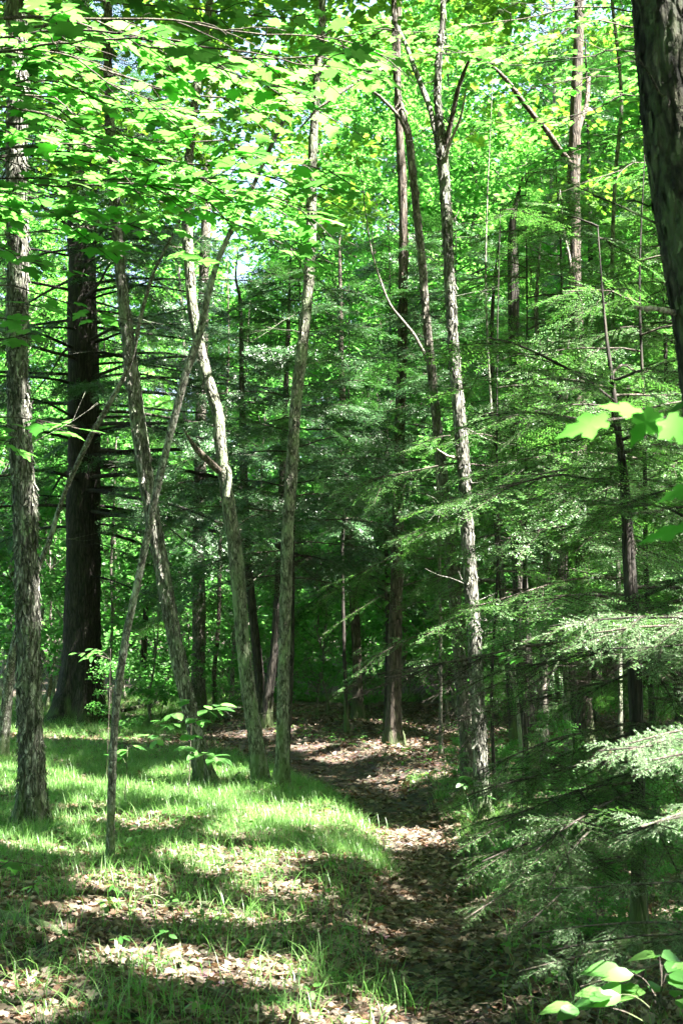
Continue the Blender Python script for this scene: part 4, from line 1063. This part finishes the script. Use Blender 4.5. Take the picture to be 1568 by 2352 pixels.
#@@BACK
# ------------------------------------------------------------------ forest behind
def broadleaf(name, h, z0, Rr, nclump, nleaf, leaf, seed, r0, mat, label, cat='tree', group=None, flat=.35, bark=M_GREY):
    r = np.random.default_rng(seed)
    root = thing(name, label, cat, (0, 0, 0), group)
    mbt, mbl = MB(), MB()
    n = 12
    zz = np.linspace(-.15, h, n)
    C = np.column_stack([np.cumsum(r.normal(0, .03 * h, n)) * .4, np.cumsum(r.normal(0, .03 * h, n)) * .4, zz])
    rad = r0 * (1 - .85 * np.clip(zz / h, 0, 1)) * (1 + .5 * np.exp(-np.maximum(zz, 0) / .2))
    S = spline(np.column_stack([C, rad]), max(20, int(h / .25)))
    tube(mbt, S[:, :3], S[:, 3], 9, .08, r)
    for k in range(nclump):
        f = r.uniform(0, 1)
        z = z0 + (h * 1.02 - z0) * f
        prof = math.sin(math.pi * min(.98, (.18 + .8 * f))) ** .7
        a = r.uniform(0, 2 * np.pi); q = Rr * prof * math.sqrt(r.uniform(.05, 1))
        i = int(np.clip((z - q * .5 - .3) / h, .05, .97) * (len(S) - 1))
        c0 = S[i, :3]
        e = np.array([c0[0] + math.cos(a) * q, c0[1] + math.sin(a) * q, z])
        if r.uniform() < .65:
            cc = spline(np.array([c0, (c0 + e) / 2 + [0, 0, -.08 * q], e]), 7)
            tube(mbt, cc, np.linspace(max(.008, S[i, 3] * .35), .005, 7), 4, 0, r)
        rc = r.uniform(.5, 1.0) * (.3 + .22 * Rr)
        m = int(nleaf * r.uniform(.5, 1.3))
        P = r.normal(0, 1, (m, 3)); P = unit(P) * (r.uniform(0, 1, m) ** .45)[:, None] * rc
        P[:, 2] = np.round(P[:, 2] / (rc * .5)) * rc * .5 * flat + r.normal(0, .05, m) - .12 * (P[:, 0] ** 2 + P[:, 1] ** 2)
        scatter_leaves(mbl, KITE, P + e, leaf, .42, .3, r)
    mbt.build('trunk', bark, root, (0, 0, 0), True)
    mbl.build('crown', mat, root, (0, 0, 0))
    return root
def gz(x, y): return (x, y, float(ground(x, y)))
r = np.random.default_rng(9)
def occupied(x, y):
    """keep the copies off the path and out of the near foreground"""
    return abs(x - float(path_x(y))) < 1.3 and y < 30
tallA = broadleaf('forest_tree', 19, 3.5, 3.6, 190, 140, .16, 1, .085, M_FAR, 'tall leafy forest tree in the sunlit woods beyond the path', group='leafy trees beyond the path')
tallB = broadleaf('forest_tree', 16, 2.5, 3.0, 170, 130, .15, 2, .07, M_FAR, 'tall leafy forest tree in the sunlit woods beyond the path', group='leafy trees beyond the path')
tallC = broadleaf('forest_tree', 22, 5, 4.0, 200, 140, .17, 3, .11, M_FAR, 'tall leafy forest tree in the sunlit woods beyond the path', group='leafy trees beyond the path', bark=M_DARKBROWN)
spots = [(-8.6, 36), (9.2, 37), (-1.0, 47), (-4.4, 46), (3.4, 49), (7.4, 48), (-9.5, 47), (-13, 51), (11.5, 46), (.6, 55), (-6.4, 54), (5.6, 56), (14, 53), (-2.4, 58), (9.5, 57), (-11, 58), (6.9, 27.5), (1.6, 44), (-.8, 60), (3.2, 58), (2.2, 52), (5, 61), (-4, 62), (9.6, 42), (6.2, 45), (1.7, 49), (4.2, 53), (8.2, 51), (11.5, 52), (3.6, 43.5), (12, 40), (7.2, 58), (10.6, 33), (4.9, 32), (7.6, 36), (2.8, 38), (8.6, 31)]
tp = [tallA, tallB, tallC]
for k, (x, y) in enumerate(spots):
    if k < 3:
        tp[k].location = gz(x, y); tp[k].rotation_euler = (0, 0, k * 1.3); continue
    copy_thing(tp[k % 3], gz(x + r.normal(0, .4), y + r.normal(0, .4)), r.uniform(0, 6.28), r.uniform(.85, 1.15), tallA['label'])
sapA = broadleaf('understory_tree', 5.5, .9, 1.5, 46, 60, .13, 4, .035, M_UNDER, 'slim understory tree with light layered leaves behind the trunks', group='slim understory trees')
sapB = broadleaf('understory_tree', 3.6, .5, 1.2, 34, 50, .12, 5, .022, M_UNDER, 'slim understory tree with light layered leaves behind the trunks', group='slim understory trees')
sapC = broadleaf('understory_tree', 7.5, 1.6, 1.8, 60, 70, .13, 6, .05, M_UNDER, 'slim understory tree with light layered leaves behind the trunks', group='slim understory trees')
sp = [(-6.2, 30.5), (-4.4, 34), (-2.2, 31), (-.6, 28), (.9, 30.5), (2.2, 26.5), (3.6, 30), (4.6, 24), (6, 28), (-7.6, 36), (-3.8, 39), (-1.2, 36), (1.8, 41), (4.2, 35), (6.8, 33), (-5.2, 28.2), (-2.8, 33.5), (.3, 34.5), (2.9, 22.5), (-8.2, 31), (5.2, 37.5), (-.9, 40), (-6, 45), (3, 44), (8, 40), (-3.4, 26.6), (-7.1, 33.2), (1.5, 25), (-4.9, 31.2), (-6.6, 35.5), (-1.4, 33.2), (1.9, 34.2), (3.3, 33), (-2.6, 37), (.6, 42.5), (-4.7, 42), (-8.5, 42), (6.2, 43), (-.2, 46), (2.2, 47.5), (-3, 48), (-7, 47.5), (5.5, 49), (9, 47), (-10, 46), (7.5, 38), (9.3, 34), (4, 26.3), (5.4, 31.5), (4.7, 22.4), (5.6, 25.6), (3.3, 27.6), (6.4, 28.6), (2.0, 29), (-.2, 26.2), (-2.4, 28.8), (-5.6, 32.4), (.9, 32.6), (4.2, 37), (2.5, 36), (-1.9, 38.8), (-3.6, 44)]
ss = [sapA, sapB, sapC]
for k, (x, y) in enumerate(sp):
    if k < 3:
        ss[k].location = gz(x, y); continue
    copy_thing(ss[k % 3], gz(x + r.normal(0, .3), y), r.uniform(0, 6.28), r.uniform(.8, 1.25), sapA['label'])
for k in range(26):
    y = r.uniform(22, 36); x = r.uniform(-.24, .24) * y
    if abs(x - float(path_x(y))) < 1.0: continue
    copy_thing(sapB, gz(x, y), r.uniform(0, 6.28), r.uniform(.35, .75), sapA['label'])
low = 'low leafy shrub growing from the litter right of the path'
for k in range(22):
    y = r.uniform(7.2, 16); x = float(path_x(y)) + float(path_w(y)) + r.uniform(.25, 1.5)
    copy_thing(sapB if k % 2 else sapA, gz(x, y), r.uniform(0, 6.28), r.uniform(.12, .24) * (1 if k % 2 else .65), low, 'low shrubs beside the path')
h1 = hemlock('far_hemlock', 'dark feathery hemlock in the thicket behind the trunks', (0, 60), 10, .09, 1.2, 54, 2.6, B_FAR, .9, .36, 811, mat=M_NEEDLE, group='hemlocks in the thicket', dead_below=2.0)
h2 = hemlock('far_hemlock', 'dark feathery hemlock in the thicket behind the trunks', (3, 60), 13, .11, 1.6, 60, 3.0, B_FAR, 1.0, .4, 822, mat=M_NEEDLE_SHADED, group='hemlocks in the thicket', dead_below=3.0)
hs = [(5.9, 24), (4.4, 25.5), (-4.6, 33), (-7.6, 29.5), (7.6, 31), (-7.2, 42), (3.6, 41), (-2.2, 50), (2.6, 33.5)]
for k, (x, y) in enumerate(hs):
    src = (h1, h2)[k % 2]
    if k < 2:
        src.location = gz(x, y); continue
    copy_thing(src, gz(x, y), r.uniform(0, 6.28), r.uniform(.7, 1.1), h1['label'])

# far woods: one mass of leaves
r = np.random.default_rng(31)
mb = MB()
n = 1500
cx_ = r.uniform(-30, 30, n); cy_ = r.uniform(50, 82, n); cz_ = 24 * r.uniform(0, 1, n) ** 1.5
kp = (cz_ < 17) | (r.uniform(0, 1, n) < .55)
for x, y, z in zip(cx_[kp], cy_[kp], cz_[kp]):
    m = 70
    P = r.normal(0, 1, (m, 3)) * [1.3, 1.3, .6] + [x, y, z]
    P[:, 2] = np.maximum(P[:, 2], .2)
    scatter_leaves(mb, KITE, P, .36, .45, .3, r)
n = 1500
a_ = r.uniform(0, 2 * np.pi, n); q_ = r.uniform(17, 30, n)  # unseen woods beside and behind the camera, put in to block low skylight
for x, y, z in zip(np.sin(a_) * q_, 6 + np.cos(a_) * q_, 15 * r.uniform(0, 1, n) ** .9):
    if y > 3 and abs(x) < .26 * y + 4: continue
    m = 60
    P = r.normal(0, 1, (m, 3)) * [1.2, 1.2, .6] + [x, y, z]
    P[:, 2] = np.maximum(P[:, 2], .2)
    scatter_leaves(mb, KITE, P, .34, .5, .3, r)
tag(mb.build('distant_woods', M_FAR), 'bright green leaves of the distant woods between the far trunks, and unseen leaves ringed around the camera', 'woods', kind='stuff')

#@@CANOPY
# ------------------------------------------------------------------ the leafy roof: crowns of the standing trees, and mostly unseen canopy added for shade
r = np.random.default_rng(63)
n = 8600
cx_ = r.uniform(-10, 17, n); cy_ = r.uniform(-11, 24, n); cz_ = r.uniform(8.5, 15, n)
dn = vnoise(cx_, cy_, .55, 2.2)
kp = (dn > -.7) & ((cy_ < 13) | (r.uniform(0, 1, n) < .75)) & ((cz_ > 1.6 + .45 * cy_ + 1.0) | (r.uniform(0, 1, n) < .35))
cx_, cy_, cz_ = cx_[kp], cy_[kp], cz_[kp]
PP = []
for x, y, z in zip(cx_, cy_, cz_):
    m = int(r.uniform(70, 150)); rc = r.uniform(.6, 1.2)
    P = unit(r.normal(0, 1, (m, 3))) * (r.uniform(0, 1, m) ** .45)[:, None] * rc
    P[:, 2] *= .4
    PP.append(P + [x, y, z])
PP = np.concatenate(PP)
PP = PP[~lit(PP, .07, True)]  # leaves removed along the sun's direction to shape its patches
cxy = np.array([(a, b) for _, a, b in CANOPY])
d2 = ((PP[:, None, :2] - cxy[None]) ** 2).sum(-1)
who = d2.argmin(1); near = d2.min(1) < 3.2 ** 2
for k, (root, a, b) in enumerate(CANOPY):
    q = PP[near & (who == k)]
    if len(q) < 30: continue
    mb = MB(); scatter_leaves(mb, KITE, q, .15, .35, .3, r)
    mb.build('crown', M_CANOPY, root, np.array(root.location))
mb = MB(); scatter_leaves(mb, KITE, PP[~near], .15, .35, .3, r)
tag(mb.build('canopy_foliage', M_CANOPY), 'roof of leaves high over the forest floor, with gaps cut to aim the sun', 'foliage', kind='stuff')

#@@SMALL
# ------------------------------------------------------------------ fallen wood
def fallen(name, label, pts, mat, lift=.0, seg=10, cat='fallen branch', forks=()):
    C, rad = [], []
    for px, py, w in pts:
        p = hit(px, py); rr = w * .5 * p[1] / FOC
        C.append(p + [0, 0, rr * .8 + lift]); rad.append(rr)
    b = C[0].copy(); b[2] = float(ground(b[0], b[1]))
    mb = MB()
    S = spline(np.column_stack([np.array(C), rad]), 24)
    tube(mb, S[:, :3], np.maximum(S[:, 3], .002), seg, .14)
    for f, px, py, w in forks:
        p = S[int(f * 23), :3]; e = hit(px, py) + [0, 0, .08]
        tube(mb, spline(np.array([p, (p + e) / 2 + [0, 0, .04], e]), 8), np.linspace(w, .002, 8), 6, .1)
    o = mb.build(name, mat, None, b, True)
    return tag(o, label, cat)
fallen('fallen_log', 'short mossy grey log lying in the litter at the left edge', [(-60, 2118, 34), (10, 2120, 32), (70, 2132, 30), (120, 2146, 24), (150, 2156, 12)], M_GREY, cat='log')
fallen('fallen_branch', 'straight pale dead stick lying across the sunlit litter', [(350, 2091, 6), (400, 2088, 7), (450, 2086, 9), (518, 2086, 7)], M_DEADWOOD, .02, forks=((.3, 320, 2100, .006),))
fallen('fallen_branch', 'short dark stick beside the path edge below the grass', [(690, 2222, 6), (740, 2232, 7), (790, 2238, 5)], M_DEADWOOD, .02)
fallen('fallen_branch', 'dark forked limb lying beside the huge dark trunk', [(280, 1648, 8), (315, 1640, 9), (345, 1632, 7), (372, 1622, 4)], M_DARK, .1, forks=((.4, 318, 1612, .03),))
fallen('fallen_branch', 'mossy branch lying in the grass before the bent tree', [(400, 1830, 5), (450, 1822, 7), (500, 1815, 8), (548, 1806, 6)], M_GREY, .04, forks=((.9, 560, 1790, .012),))
